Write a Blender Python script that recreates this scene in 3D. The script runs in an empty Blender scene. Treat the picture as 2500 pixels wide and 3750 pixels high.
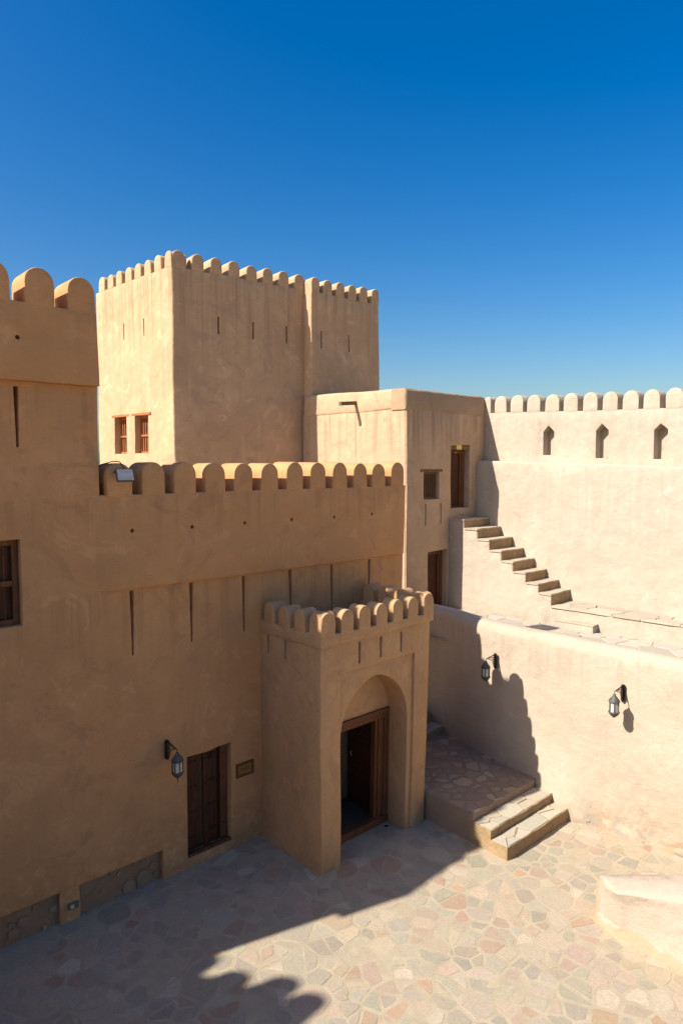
import bpy, bmesh, math, random
from mathutils import Vector, Matrix, noise
from mathutils.geometry import delaunay_2d_cdt

R = math.radians
scene = bpy.context.scene
COL = scene.collection
rnd = random.Random(7)

# ------------------------------------------------------------------ camera
cam = bpy.data.cameras.new('camera')
cam_o = bpy.data.objects.new('camera', cam)
COL.objects.link(cam_o)
scene.camera = cam_o
cam.sensor_fit = 'VERTICAL'; cam.sensor_height = 36.0; cam.sensor_width = 24.0; cam.lens = 24.0
cam.clip_start = 0.05; cam.clip_end = 2000
cam_o.location = (0, 0, 7.8)
cam_o.rotation_euler = (R(90 - 4.05), 0, R(47.76 - 90))

# ------------------------------------------------------------------ light
SUN_TO = Vector((-1.0, 0.27, 0.90)).normalized()
world = bpy.data.worlds.new('World'); scene.world = world; world.use_nodes = True
nt = world.node_tree
bg = nt.nodes['Background']
sky = nt.nodes.new('ShaderNodeTexSky'); sky.sky_type = 'NISHITA'; sky.sun_disc = False
sky.sun_elevation = math.asin(SUN_TO.z); sky.sun_rotation = math.atan2(SUN_TO.x, SUN_TO.y)
sky.altitude = 0; sky.air_density = 1.2; sky.dust_density = 2.0; sky.ozone_density = 3.97
hs = nt.nodes.new('ShaderNodeHueSaturation'); hs.inputs['Saturation'].default_value = 1.50; hs.inputs['Hue'].default_value = .507
hs.inputs['Value'].default_value = 1.0
nt.links.new(sky.outputs[0], hs.inputs['Color']); nt.links.new(hs.outputs[0], bg.inputs[0])
bg.inputs[1].default_value = 0.085
sl = bpy.data.lights.new('sun', 'SUN'); sl.energy = 5.0; sl.angle = R(0.53); sl.color = (1.0, 0.965, 0.915)
so = bpy.data.objects.new('sun', sl); COL.objects.link(so); so.location = (-20, 5, 30)
so.rotation_euler = SUN_TO.to_track_quat('Z', 'Y').to_euler()
scene.view_settings.view_transform = 'Standard'; scene.view_settings.look = 'None'
scene.view_settings.gamma = 1.0; scene.view_settings.use_curve_mapping = False
scene.view_settings.exposure = 0.84
scene.cycles.max_bounces = 8; scene.cycles.diffuse_bounces = 6

# ------------------------------------------------------------------ materials
def mat_new(name):
    m = bpy.data.materials.new(name); m.use_nodes = True
    t = m.node_tree; b = t.nodes['Principled BSDF']
    b.inputs['Specular IOR Level'].default_value = 0.2
    return m, t, b

class NB:
    def __init__(s, t): s.t = t
    def n(s, typ, **kw):
        o = s.t.nodes.new(typ)
        for k, v in kw.items(): setattr(o, k, v)
        return o
    def l(s, a, b): s.t.links.new(a, b)
    def pos(s, scale=(1, 1, 1), obj=False):
        if obj: src = s.n('ShaderNodeTexCoord').outputs['Object']
        else: src = s.n('ShaderNodeNewGeometry').outputs['Position']
        m = s.n('ShaderNodeMapping'); m.inputs['Scale'].default_value = scale
        s.l(src, m.inputs[0]); return m.outputs[0]
    def noise(s, vec, scale, detail=5, rough=.55, dist=0.0):
        o = s.n('ShaderNodeTexNoise'); o.inputs['Scale'].default_value = scale
        o.inputs['Detail'].default_value = detail; o.inputs['Roughness'].default_value = rough
        o.inputs['Distortion'].default_value = dist
        s.l(vec, o.inputs['Vector']); return o.outputs['Fac']
    def ramp(s, fac, lo, hi, a=0.0, b=1.0):
        o = s.n('ShaderNodeMapRange'); o.clamp = True
        o.inputs[1].default_value = lo; o.inputs[2].default_value = hi
        o.inputs[3].default_value = a; o.inputs[4].default_value = b
        s.l(fac, o.inputs[0]); return o.outputs[0]
    def mix(s, fac, a, b, mode='MIX'):
        o = s.n('ShaderNodeMix', data_type='RGBA', blend_type=mode)
        if isinstance(fac, (int, float)): o.inputs[0].default_value = fac
        else: s.l(fac, o.inputs[0])
        for i, c in ((6, a), (7, b)):
            if isinstance(c, (tuple, list)): o.inputs[i].default_value = (*c[:3], 1)
            else: s.l(c, o.inputs[i])
        return o.outputs[2]
    def math(s, op, a, b=None):
        o = s.n('ShaderNodeMath', operation=op)
        for i, c in ((0, a), (1, b)):
            if c is None: continue
            if isinstance(c, (int, float)): o.inputs[i].default_value = c
            else: s.l(c, o.inputs[i])
        return o.outputs[0]

def plaster(name, base, spot=0.10, streak=0.5, stain=None, pale=None, damp=0.0, crack=0.35, grime=0.0, rough_bump=1.0, low_stain=None, con=1.0, drips=(), foot_stain=0.0):
    m, t, b = mat_new(name); q = NB(t)
    stain = (base[0] * .68, base[1] * .66, base[2] * .66); pale = (base[0] * 1.16, base[1] * 1.22, base[2] * 1.32)
    P = q.pos()
    dark = tuple(c * (1 - spot * 1.6) for c in base); light = tuple(min(.8, c * (1 + spot)) for c in base)
    big = q.noise(P, .55, 4, .5, .6)
    col = q.mix(q.ramp(big, .32, .68), dark, light)
    mid = q.noise(P, 2.3, 6, .62, .3)
    col = q.mix(q.ramp(mid, .35, .75, 0, min(.85, .42 * con)), col, tuple(c * .80 for c in base))
    blot = q.noise(P, 1.05, 7, .68, 1.4)
    col = q.mix(q.math('MULTIPLY', q.ramp(blot, .55, .61), .42 * con), col, (base[0] * .74, base[1] * .74, base[2] * .80))
    col = q.mix(q.math('MULTIPLY', q.ramp(blot, .42, .36), .34 * con), col, pale)
    trow = q.noise(q.pos((1.2, 1.2, 3.5)), 3.2, 6, .7, 1.0)
    col = q.mix(q.ramp(trow, .42, .72, 0, .22), col, tuple(c * 1.16 for c in base))
    # rain streaks, stretched down the wall
    st = q.noise(q.pos((3.2, 3.2, .22)), 1.0, 5, .6, .2)
    gate = q.noise(P, .8, 2, .5)
    sm = q.math('MULTIPLY', q.ramp(st, .56, .72), q.ramp(gate, .45, .6))
    col = q.mix(q.math('MULTIPLY', sm, streak), col, stain)
    st2 = q.noise(q.pos((4.5, 4.5, .35)), 1.3, 4, .6, .2)
    col = q.mix(q.math('MULTIPLY', q.ramp(st2, .58, .75), streak * .7), col, pale)
    # patched trowel fields
    v = q.n('ShaderNodeTexVoronoi', feature='F1'); v.inputs['Scale'].default_value = .7
    wv = q.n('ShaderNodeVectorMath', operation='ADD')
    nz = q.n('ShaderNodeTexNoise'); nz.inputs['Scale'].default_value = 1.1; q.l(P, nz.inputs['Vector'])
    sc = q.n('ShaderNodeVectorMath', operation='SCALE'); sc.inputs['Scale'].default_value = .9
    q.l(nz.outputs['Color'], sc.inputs[0]); q.l(P, wv.inputs[0]); q.l(sc.outputs[0], wv.inputs[1])
    q.l(wv.outputs[0], v.inputs['Vector'])
    sp = q.n('ShaderNodeSeparateColor'); q.l(v.outputs['Color'], sp.inputs[0])
    col = q.mix(q.ramp(sp.outputs[0], 0, 1, 0, .30), col, tuple(c * .84 for c in base))
    # cracks
    vc = q.n('ShaderNodeTexVoronoi', feature='DISTANCE_TO_EDGE'); vc.inputs['Scale'].default_value = .45
    nz2 = q.n('ShaderNodeTexNoise'); nz2.inputs['Scale'].default_value = 2.2; nz2.inputs['Detail'].default_value = 6; q.l(P, nz2.inputs['Vector'])
    sc2 = q.n('ShaderNodeVectorMath', operation='SCALE'); sc2.inputs['Scale'].default_value = 1.0
    wv2 = q.n('ShaderNodeVectorMath', operation='ADD')
    q.l(nz2.outputs['Color'], sc2.inputs[0]); q.l(P, wv2.inputs[0]); q.l(sc2.outputs[0], wv2.inputs[1]); q.l(wv2.outputs[0], vc.inputs['Vector'])
    ck = q.ramp(vc.outputs['Distance'], 0.0, .0045, 1, 0)
    ckg = q.math('MULTIPLY', q.ramp(q.noise(P, .6, 3, .5), .52, .62), q.ramp(q.noise(P, 3.5, 3, .5), .4, .6))
    ckm = q.math('MULTIPLY', q.math('MULTIPLY', ck, ckg), crack)
    col = q.mix(ckm, col, tuple(c * .45 for c in base))
    # long faint run-off stains below ledges and parapets
    if drips:
        sz = q.n('ShaderNodeSeparateXYZ'); q.l(q.n('ShaderNodeNewGeometry').outputs['Position'], sz.inputs[0])
        dn_ = q.noise(q.pos((5.5, 5.5, .18)), 1.0, 6, .62, .5)
        ln_ = q.noise(q.pos((2.3, 2.3, .0)), 1.0, 3, .5)
        for zt, ln, stg in drips:
            below = q.math('SUBTRACT', zt, sz.outputs[2])
            fade = q.math('MULTIPLY', q.ramp(below, -.02, .06, 0, 1), q.ramp(q.math('SUBTRACT', below, q.math('MULTIPLY', ln_, ln * 1.6)), -ln * .5, ln * .1, 1, 0))
            col = q.mix(q.math('MULTIPLY', q.math('MULTIPLY', fade, q.ramp(dn_, .5, .62)), stg), col, (base[0] * .62, base[1] * .60, base[2] * .60))
            col = q.mix(q.math('MULTIPLY', q.math('MULTIPLY', fade, q.ramp(dn_, .40, .32)), stg * .6), col, pale)
    # wide mended cracks
    wd = q.math('MULTIPLY', q.math('MULTIPLY', q.ramp(vc.outputs['Distance'], 0.004, .030, 1, 0), q.ramp(q.noise(P, .5, 2, .5), .50, .56)), q.ramp(q.noise(P, 1.7, 4, .6), .45, .6))
    col = q.mix(q.math('MULTIPLY', wd, .35), col, (base[0] * .72, base[1] * .66, base[2] * .62))
    # speckle
    fine = q.noise(P, 28, 4, .7)
    col = q.mix(q.ramp(fine, .35, .7, 0, .25 + grime * .3), col, tuple(c * .7 for c in base))
    if grime:
        gr = q.noise(q.pos((1, 1, .5)), 7, 8, .75, .4)
        col = q.mix(q.ramp(gr, .5, .72, 0, grime), col, tuple(c * .5 for c in base))
    if damp:
        sx = q.n('ShaderNodeSeparateXYZ'); q.l(q.n('ShaderNodeNewGeometry').outputs['Position'], sx.inputs[0])
        hz = q.math('ADD', sx.outputs[2], q.math('MULTIPLY', q.noise(P, 1.6, 5, .6), -1.5))
        band = q.ramp(hz, -.45, .9, 1, 0)
        col = q.mix(q.math('MULTIPLY', q.math('MULTIPLY', band, q.ramp(q.noise(P, 5, 6, .7), .5, .62)), damp), col, pale)
        col = q.mix(q.math('MULTIPLY', q.math('MULTIPLY', q.ramp(hz, -.75, -.35, 1, 0), q.ramp(q.noise(P, 2.6, 4, .6), .48, .6)), damp * .8), col, tuple(c * .78 for c in base))
    if foot_stain:
        sx = q.n('ShaderNodeSeparateXYZ'); q.l(q.n('ShaderNodeNewGeometry').outputs['Position'], sx.inputs[0])
        fz = q.math('ADD', sx.outputs[2], q.math('MULTIPLY', q.noise(P, 1.3, 5, .6), -1.6))
        col = q.mix(q.math('MULTIPLY', q.math('MULTIPLY', q.ramp(fz, -.55, -.15, 1, 0), q.ramp(q.noise(P, 2.4, 6, .65, .6), .47, .53)), foot_stain), col, (base[0] * .80, base[1] * .70, base[2] * .60))
        col = q.mix(q.math('MULTIPLY', q.math('MULTIPLY', q.ramp(fz, -.65, -.3, 1, 0), q.ramp(q.noise(P, 3.1, 5, .6, .8), .53, .57)), foot_stain), col, (base[0] * .66, base[1] * .74, base[2] * .84))
    if low_stain:
        sx = q.n('ShaderNodeSeparateXYZ'); q.l(q.n('ShaderNodeNewGeometry').outputs['Position'], sx.inputs[0])
        hz = q.math('ADD', sx.outputs[2], q.math('MULTIPLY', q.noise(P, 2.2, 6, .65), -.55))
        col = q.mix(q.math('MULTIPLY', q.ramp(hz, -.10, -.07, 1, 0), .85), col, low_stain)
        hz2 = q.math('ADD', sx.outputs[2], q.math('MULTIPLY', q.noise(P, 5, 4, .6), -.25))
        col = q.mix(q.math('MULTIPLY', q.math('MULTIPLY', q.ramp(hz2, .08, .10, 1, 0), q.ramp(hz, -.07, -.04)), .6), col, tuple(min(.8, c * 1.12) for c in base))
    q.l(col, b.inputs['Base Color'])
    b.inputs['Roughness'].default_value = .92
    b.inputs['Specular IOR Level'].default_value = .12
    h1 = q.noise(P, 3.0, 3, .5); h2 = q.noise(P, 22, 5, .65); h3 = q.noise(P, 90, 3, .6)
    h = q.math('ADD', q.math('ADD', q.math('MULTIPLY', h1, 1.2), q.math('MULTIPLY', h2, .25)), q.math('MULTIPLY', h3, .06))
    h = q.math('SUBTRACT', h, q.math('MULTIPLY', ckm, .15))
    bp = q.n('ShaderNodeBump'); bp.inputs['Strength'].default_value = .75; bp.inputs['Distance'].default_value = .045 * rough_bump
    q.l(h, bp.inputs['Height']); q.l(bp.outputs[0], b.inputs['Normal'])
    return m

def wood(name, base, bump=.3, rough=.6):
    m, t, b = mat_new(name); q = NB(t)
    g = q.noise(q.pos((14, 14, 1.2)), 2.0, 6, .65, .6)
    col = q.mix(q.ramp(g, .3, .7), tuple(c * .55 for c in base), tuple(min(1, c * 1.25) for c in base))
    k = q.noise(q.pos(), 3, 3)
    col = q.mix(q.ramp(k, .4, .7, 0, .4), col, tuple(c * .6 for c in base))
    q.l(col, b.inputs['Base Color']); b.inputs['Roughness'].default_value = rough
    bp = q.n('ShaderNodeBump'); bp.inputs['Strength'].default_value = bump; bp.inputs['Distance'].default_value = .006
    q.l(g, bp.inputs['Height']); q.l(bp.outputs[0], b.inputs['Normal'])
    return m

def plain(name, c, rough=.6, metal=0.0, var=.15, scale=20):
    m, t, b = mat_new(name); q = NB(t)
    g = q.noise(q.pos(), scale, 5, .6)
    q.l(q.mix(q.ramp(g, .3, .7), tuple(x * (1 - var) for x in c), tuple(min(1, x * (1 + var)) for x in c)), b.inputs['Base Color'])
    b.inputs['Roughness'].default_value = rough; b.inputs['Metallic'].default_value = metal
    return m

def stone_mat(name, pale=(.48, .39, .275), dust=(.41, .325, .21), dlo=.0, dhi=.38):
    m, t, b = mat_new(name); q = NB(t)
    at = q.n('ShaderNodeAttribute'); at.attribute_name = 'tint'
    P = q.pos()
    n1 = q.noise(P, 5, 8, .72, 1.8); n2 = q.noise(P, 34, 5, .7)
    col = q.mix(q.ramp(n1, .38, .66, 0, .35), at.outputs['Color'], pale)
    col = q.mix(q.ramp(n2, .42, .75, 0, .5), col, (.17, .13, .10))
    w = q.n('ShaderNodeTexWave', wave_type='BANDS'); w.inputs['Scale'].default_value = 3.5; w.inputs['Distortion'].default_value = 9
    w.inputs['Detail'].default_value = 4; q.l(P, w.inputs['Vector'])
    col = q.mix(q.ramp(w.outputs['Fac'], .85, 1, 0, .2), col, (.36, .23, .14))
    # dust washed over the paving
    du = q.noise(P, 1.1, 5, .6)
    col = q.mix(q.ramp(du, .3, .7, dlo, dhi), col, dust)
    q.l(col, b.inputs['Base Color']); b.inputs['Roughness'].default_value = .8
    bp = q.n('ShaderNodeBump'); bp.inputs['Strength'].default_value = .6; bp.inputs['Distance'].default_value = .012
    q.l(q.math('ADD', n1, q.math('MULTIPLY', n2, .4)), bp.inputs['Height']); q.l(bp.outputs[0], b.inputs['Normal'])
    return m

def mortar_mat(name, base):
    m, t, b = mat_new(name); q = NB(t)
    P = q.pos(); n1 = q.noise(P, 3, 6, .6); n2 = q.noise(P, 40, 5, .7)
    col = q.mix(q.ramp(n1, .35, .7), tuple(c * .85 for c in base), tuple(c * 1.1 for c in base))
    col = q.mix(q.ramp(n2, .4, .7, 0, .4), col, tuple(c * .6 for c in base))
    q.l(col, b.inputs['Base Color']); b.inputs['Roughness'].default_value = .9
    bp = q.n('ShaderNodeBump'); bp.inputs['Strength'].default_value = .5; bp.inputs['Distance'].default_value = .012
    q.l(q.math('ADD', n1, n2), bp.inputs['Height']); q.l(bp.outputs[0], b.inputs['Normal'])
    return m

M = {}
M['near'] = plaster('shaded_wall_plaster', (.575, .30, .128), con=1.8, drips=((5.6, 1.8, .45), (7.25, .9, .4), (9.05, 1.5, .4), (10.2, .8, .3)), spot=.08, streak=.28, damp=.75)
M['porch'] = plaster('porch_plaster', (.545, .32, .155), spot=.08, streak=.3, grime=.38, damp=.1, con=1.5)
M['keep'] = plaster('keep_plaster', (.55, .365, .205), con=2.1, drips=((13.8, 3.2, .8),), spot=.14, streak=.85, crack=.4)
M['block'] = plaster('gatehouse_plaster', (.525, .352, .212), con=1.7, drips=((9.5, 2.2, .9),), spot=.08, streak=.6)
M['cap'] = plaster('gatehouse_cap_plaster', (.42, .28, .165), con=1.4, spot=.12, streak=.5)
M['upper'] = plaster('curtain_wall_plaster', (.452, .368, .270), drips=((9.45, 1.2, .25), (7.9, 3.5, .2)), spot=.045, streak=.5, crack=.5, con=1.0)
M['lower'] = plaster('retaining_wall_plaster', (.462, .368, .262), drips=((3.75, 1.4, .25),), spot=.045, streak=.35, con=.8, foot_stain=.8)
M['lowwall'] = plaster('low_wall_plaster', (.45, .355, .262), spot=.05, streak=.5, low_stain=(.42, .30, .185), rough_bump=1.3)
M['stepriser'] = plaster('step_riser_plaster', (.37, .25, .13), spot=.18, streak=.6, grime=.5, rough_bump=2.0)
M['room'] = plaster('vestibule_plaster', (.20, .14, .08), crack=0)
M['stone'] = stone_mat('paving_stone')
M['warmstone'] = stone_mat('brown_flagstone', (.40, .28, .18), (.30, .215, .145), .05, .55)
M['rubble'] = stone_mat('wall_rubble', (.42, .30, .19), (.30, .18, .09), .25, .75)
M['mortar'] = mortar_mat('mortar', (.42, .34, .225))
M['warmmortar'] = mortar_mat('brown_mortar', (.30, .215, .145))
M['rubbleback'] = mortar_mat('rubble_mortar', (.33, .205, .115))
M['slab'] = mortar_mat('worn_limestone', (.46, .365, .255))
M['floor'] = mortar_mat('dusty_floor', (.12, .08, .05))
M['doorwood'] = wood('dark_door_wood', (.10, .036, .014))
M['framewood'] = wood('door_frame_wood', (.17, .066, .026))
M['sunwood'] = wood('orange_window_wood', (.40, .155, .055))
M['greywood'] = wood('weathered_lintel_wood', (.19, .10, .048))
M['iron'] = plain('black_iron', (.03, .028, .026), .5, .6)
M['lampmetal'] = plain('grey_bronze_lamp', (.10, .092, .08), .6, .25, .35, 30)
M['brass'] = plain('openwork_brass', (.20, .12, .045), .45, .8, .4, 40)
M['glass'] = plain('frosted_glass', (.56, .50, .39), .35, 0, .04)
M['dark'] = plain('unlit_hollow', (.03, .022, .016), .9)
M['signyellow'] = plain('yellow_sign_plate', (.25, .15, .035), .5, 0, .1, 8)
M['signbright'] = plain('bright_yellow_sign_plate', (.80, .55, .14), .5, 0, .05, 8)
M['ink'] = plain('sign_lettering', (.05, .03, .01), .7)
M['inkbrown'] = plain('brown_sign_lettering', (.45, .22, .05), .7)
M['floodgrey'] = plain('floodlight_housing', (.12, .12, .12), .5, .3)
M['floodpanel'] = plain('floodlight_panel', (.58, .52, .45), .7, 0, .05)
M['led'] = plain('led_dot', (.52, .46, .40), .3)
M['cable'] = plain('black_cable', (.015, .013, .012), .6)
M['plastic'] = plain('grey_green_socket_plate', (.12, .13, .11), .5)
M['socket'] = plain('cream_socket', (.55, .47, .33), .5)
M['sand'] = mortar_mat('sandy_ground', (.46, .33, .20))

# ------------------------------------------------------------------ helpers
ORG = {}
def wob(v, a=1.0):
    n1 = noise.noise_vector(v * .55) * .018
    n2 = noise.noise_vector(v * 1.9 + Vector((9, 3, 1))) * .006
    return v + (n1 + n2) * a

def link(name, bm, m, parent=None, bevel=0.0, seg=2, smooth=True, wobble=0.0, angle=38, kind=None, stuff=False):
    """bm holds world coordinates; the mesh is moved to its thing's origin."""
    if wobble:
        for v in bm.verts: v.co = wob(v.co, wobble)
    bmesh.ops.recalc_face_normals(bm, faces=bm.faces[:])
    if id(bm) in PRISMS: PRISMS.discard(id(bm)); bevel = 0
    me = bpy.data.meshes.new(name); 
    o = bpy.data.objects.new(name, me)
    org = ORG.get(parent.name, Vector()) if parent else Vector()
    bm.transform(Matrix.Translation(-org))
    bm.to_mesh(me); bm.free()
    if smooth:
        me.polygons.foreach_set('use_smooth', [True] * len(me.polygons))
        me.set_sharp_from_angle(angle=R(angle))
    me.materials.append(m)
    COL.objects.link(o)
    if parent: o.parent = parent
    ORG[o.name] = org
    if bevel:
        b = o.modifiers.new('bevel', 'BEVEL'); b.width = bevel; b.segments = seg
        b.limit_method = 'ANGLE'; b.angle_limit = R(50); b.harden_normals = False
        b.use_clamp_overlap = True
    if kind: o['kind'] = kind
    return o

def thing(name, label, cat, loc, group=None):
    o = bpy.data.objects.new(name, None); o.empty_display_size = .3
    COL.objects.link(o); o.location = loc
    o['label'] = label; o['category'] = cat
    if group: o['group'] = group
    ORG[o.name] = Vector(loc)
    return o

def tag(o, label, cat, group=None):
    o['label'] = label; o['category'] = cat
    if group: o['group'] = group

def inside(p, poly):
    x, y = p; c = False; n = len(poly); j = n - 1
    for i in range(n):
        xi, yi = poly[i]; xj, yj = poly[j]
        if (yi > y) != (yj > y) and x < (xj - xi) * (y - yi) / (yj - yi) + xi: c = not c
        j = i
    return c

def segdist(p, poly):
    d = 1e9; n = len(poly); px, py = p
    for i in range(n):
        ax, ay = poly[i]; bx, by = poly[(i + 1) % n]
        dx, dy = bx - ax, by - ay; L = dx * dx + dy * dy
        t = 0 if L == 0 else max(0, min(1, ((px - ax) * dx + (py - ay) * dy) / L))
        d = min(d, math.hypot(px - ax - t * dx, py - ay - t * dy))
    return d

def resample(poly, s):
    out = []
    for i in range(len(poly)):
        a = poly[i]; b = poly[(i + 1) % len(poly)]
        L = math.hypot(b[0] - a[0], b[1] - a[1]); k = max(1, int(math.ceil(L / s)))
        for j in range(k):
            t = j / k; out.append((a[0] + (b[0] - a[0]) * t, a[1] + (b[1] - a[1]) * t))
    return out

def offset_poly(poly, b):
    """move every vertex inward by b (mitred); negative b grows the polygon"""
    n = len(poly); ar = sum(poly[i][0] * poly[(i + 1) % n][1] - poly[(i + 1) % n][0] * poly[i][1] for i in range(n))
    sg = 1 if ar > 0 else -1; out = []
    for i in range(n):
        a, p, c = poly[i - 1], poly[i], poly[(i + 1) % n]
        d1 = (p[0] - a[0], p[1] - a[1]); d2 = (c[0] - p[0], c[1] - p[1])
        l1 = math.hypot(*d1) or 1; l2 = math.hypot(*d2) or 1
        n1 = (-d1[1] / l1 * sg, d1[0] / l1 * sg); n2 = (-d2[1] / l2 * sg, d2[0] / l2 * sg)
        k = b / max(.35, 1 + n1[0] * n2[0] + n1[1] * n2[1])
        out.append((p[0] + (n1[0] + n2[0]) * k, p[1] + (n1[1] + n2[1]) * k))
    return out

PRISMS = set()
def prism(bm, outline, holes, O, U, N, t, grid=.35, edge=.25, cap=True, bev=.018):
    """plate with its face in the plane O,U,Z; N points into the wall; holes = [(poly, depth or None)]; its front edges are rounded by bev"""
    PRISMS.add(id(bm))
    O = Vector(O); U = Vector(U).normalized(); N = Vector(N).normalized(); Zv = Vector((0, 0, 1))
    P3 = lambda p, d=0: O + U * p[0] + Zv * p[1] + N * d
    out = resample(outline, edge)
    loops = [(out, t, bev)]
    for h, d in holes:
        w_ = min(max(p[0] for p in h) - min(p[0] for p in h), max(p[1] for p in h) - min(p[1] for p in h))
        loops.append((resample(h, min(edge, .3)), d, -min(bev * .7, w_ * .12, .02)))
    pts = []; edges = []; starts = []
    for lp, d, b in loops:
        n0 = len(pts); starts.append(n0); n = len(lp)
        pts += [Vector(p) for p in offset_poly(lp, b)]; edges += [(n0 + i, n0 + (i + 1) % n) for i in range(n)]
    fo = [tuple(p) for p in pts[:len(out)]]
    fh = [[tuple(p) for p in pts[n0:n0 + len(lp[0])]] for n0, lp in list(zip(starts, loops))[1:]]
    x0 = min(p[0] for p in out); x1 = max(p[0] for p in out); y0 = min(p[1] for p in out); y1 = max(p[1] for p in out)
    if grid:
        nx = int((x1 - x0) / grid); ny = int((y1 - y0) / grid); r = random.Random(int(x0 * 100 + y1 * 10))
        for i in range(1, nx + 1):
            for j in range(1, ny + 1):
                p = (x0 + i * grid + r.uniform(-.06, .06) * grid, y0 + j * grid + (.5 * grid if i % 2 else 0))
                if not inside(p, fo) or segdist(p, fo) < grid * .35: continue
                if any(inside(p, h) or segdist(p, h) < grid * .25 for h in fh): continue
                pts.append(Vector(p))
    V, _, F, ov, *_r = delaunay_2d_cdt(pts, edges, [], 0, 1e-6)
    fv = {}; vs = []
    for k, v in enumerate(V):
        b = bm.verts.new(P3(v)); vs.append(b)
        for q_ in ov[k]: fv[q_] = b
    for f in F:
        c = (sum(V[i][0] for i in f) / len(f), sum(V[i][1] for i in f) / len(f))
        if not inside(c, fo) or any(inside(c, h) for h in fh): continue
        try: bm.faces.new([vs[i] for i in f])
        except ValueError: pass
    for b in vs:
        if not b.link_faces: bm.verts.remove(b)
    def band(a, b):
        for i in range(len(a)):
            j = (i + 1) % len(a); bm.faces.new([a[i], a[j], b[j], b[i]])
    backs = []
    for (lp, d, b), n0 in zip(loops, starts):
        ab = abs(b); prev = [fv[n0 + i] for i in range(len(lp))]
        if ab > .001:
            for a_ in ((30, 60, 90) if ab > .025 else (45, 90)):
                a_ = R(a_)
                q_ = offset_poly(lp, b * (1 - math.sin(a_)))
                ring = [bm.verts.new(P3(p, ab * (1 - math.cos(a_)))) for p in q_]; band(prev, ring); prev = ring
        ring = [bm.verts.new(P3(p, t if d is None else d)) for p in lp]; band(prev, ring); backs.append(ring)
    for (lp, d, b), ring in list(zip(loops, backs))[1:]:
        if d is not None: bm.faces.new(ring)
    if cap:
        pts = []; edges = []; bv = []; thru = []
        for k, ((lp, d, b), ring) in enumerate(zip(loops, backs)):
            if k and d is not None: continue
            n0 = len(pts); n = len(lp); pts += [Vector(p) for p in lp]; edges += [(n0 + i, n0 + (i + 1) % n) for i in range(n)]; bv += ring
            if k: thru.append(lp)
        V, _, F, ov, *_r = delaunay_2d_cdt(pts, edges, [], 0, 1e-6)
        m = [bv[q_[0]] if q_ else None for q_ in ov]
        for f in F:
            c = (sum(V[i][0] for i in f) / len(f), sum(V[i][1] for i in f) / len(f))
            if not inside(c, out) or any(inside(c, h) for h in thru): continue
            try: bm.faces.new([m[i] for i in f])
            except (ValueError, AttributeError, TypeError): pass

def rect(u0, z0, u1, z1): return [(u0, z0), (u1, z0), (u1, z1), (u0, z1)]
def circ(u, z, r, n=10): return [(u + r * math.cos(2 * math.pi * i / n), z + r * math.sin(2 * math.pi * i / n)) for i in range(n)]
def slot(u, z0, z1, w0, w1): return [(u - w0 / 2, z0), (u + w0 / 2, z0), (u + w1 / 2, z1), (u - w1 / 2, z1)]

def box(bm, x0, y0, z0, x1, y1, z1, mtx=None):
    vs = [Vector((x, y, z)) for z in (z0, z1) for y in (y0, y1) for x in (x0, x1)]
    if mtx: vs = [mtx @ v for v in vs]
    b = [bm.verts.new(v) for v in vs]
    for f in ((0, 1, 3, 2), (4, 6, 7, 5), (0, 4, 5, 1), (2, 3, 7, 6), (0, 2, 6, 4), (1, 5, 7, 3)):
        bm.faces.new([b[i] for i in f])

def frame_mtx(O, U, N):
    """local x along U, local y along N, local z up"""
    U = Vector(U).normalized(); N = Vector(N).normalized()
    m = Matrix.Identity(4)
    m.col[0] = (*U, 0); m.col[1] = (*N, 0); m.col[2] = (0, 0, 1, 0); m.col[3] = (*Vector(O), 1)
    return m

def tube(bm, pts, r, n=6):
    rings = []
    for i, p in enumerate(pts):
        p = Vector(p); a = Vector(pts[max(0, i - 1)]); b = Vector(pts[min(len(pts) - 1, i + 1)])
        d = (b - a).normalized(); x = d.orthogonal().normalized(); y = d.cross(x)
        rr = r[i] if isinstance(r, (list, tuple)) else r
        rings.append([bm.verts.new(p + (x * math.cos(2 * math.pi * k / n) + y * math.sin(2 * math.pi * k / n)) * rr) for k in range(n)])
    for a, b in zip(rings, rings[1:]):
        for k in range(n): bm.faces.new([a[k], a[(k + 1) % n], b[(k + 1) % n], b[k]])
    bm.faces.new(rings[0][::-1]); bm.faces.new(rings[-1])

def lathe(bm, prof, c, n=12, k_=1.0):
    prof = [(r * k_, z) for r, z in prof]
    rings = [[bm.verts.new(Vector(c) + Vector((r * math.cos(2 * math.pi * k / n), r * math.sin(2 * math.pi * k / n), z))) for k in range(n)] for r, z in prof]
    for a, b in zip(rings, rings[1:]):
        for k in range(n): bm.faces.new([a[k], a[(k + 1) % n], b[(k + 1) % n], b[k]])
    bm.faces.new(rings[0][::-1]); bm.faces.new(rings[-1])

def merlon_outline(u0, u1, z0, z1, rs):
    w = u1 - u0; c = (u0 + u1) / 2; r = w / 2; h = min(z1 - z0 - .06, r * 1.08) * rs.uniform(.96, 1.04)
    zs = z1 - h
    pts = [(u0 + rs.uniform(-.006, .006), z0), (u1 + rs.uniform(-.006, .006), z0)]
    n = 12
    for i in range(n + 1):
        a = math.pi * i / n
        pts.append((c + r * math.cos(a), zs + h * math.sin(a) ** .96))
    return pts

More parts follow.
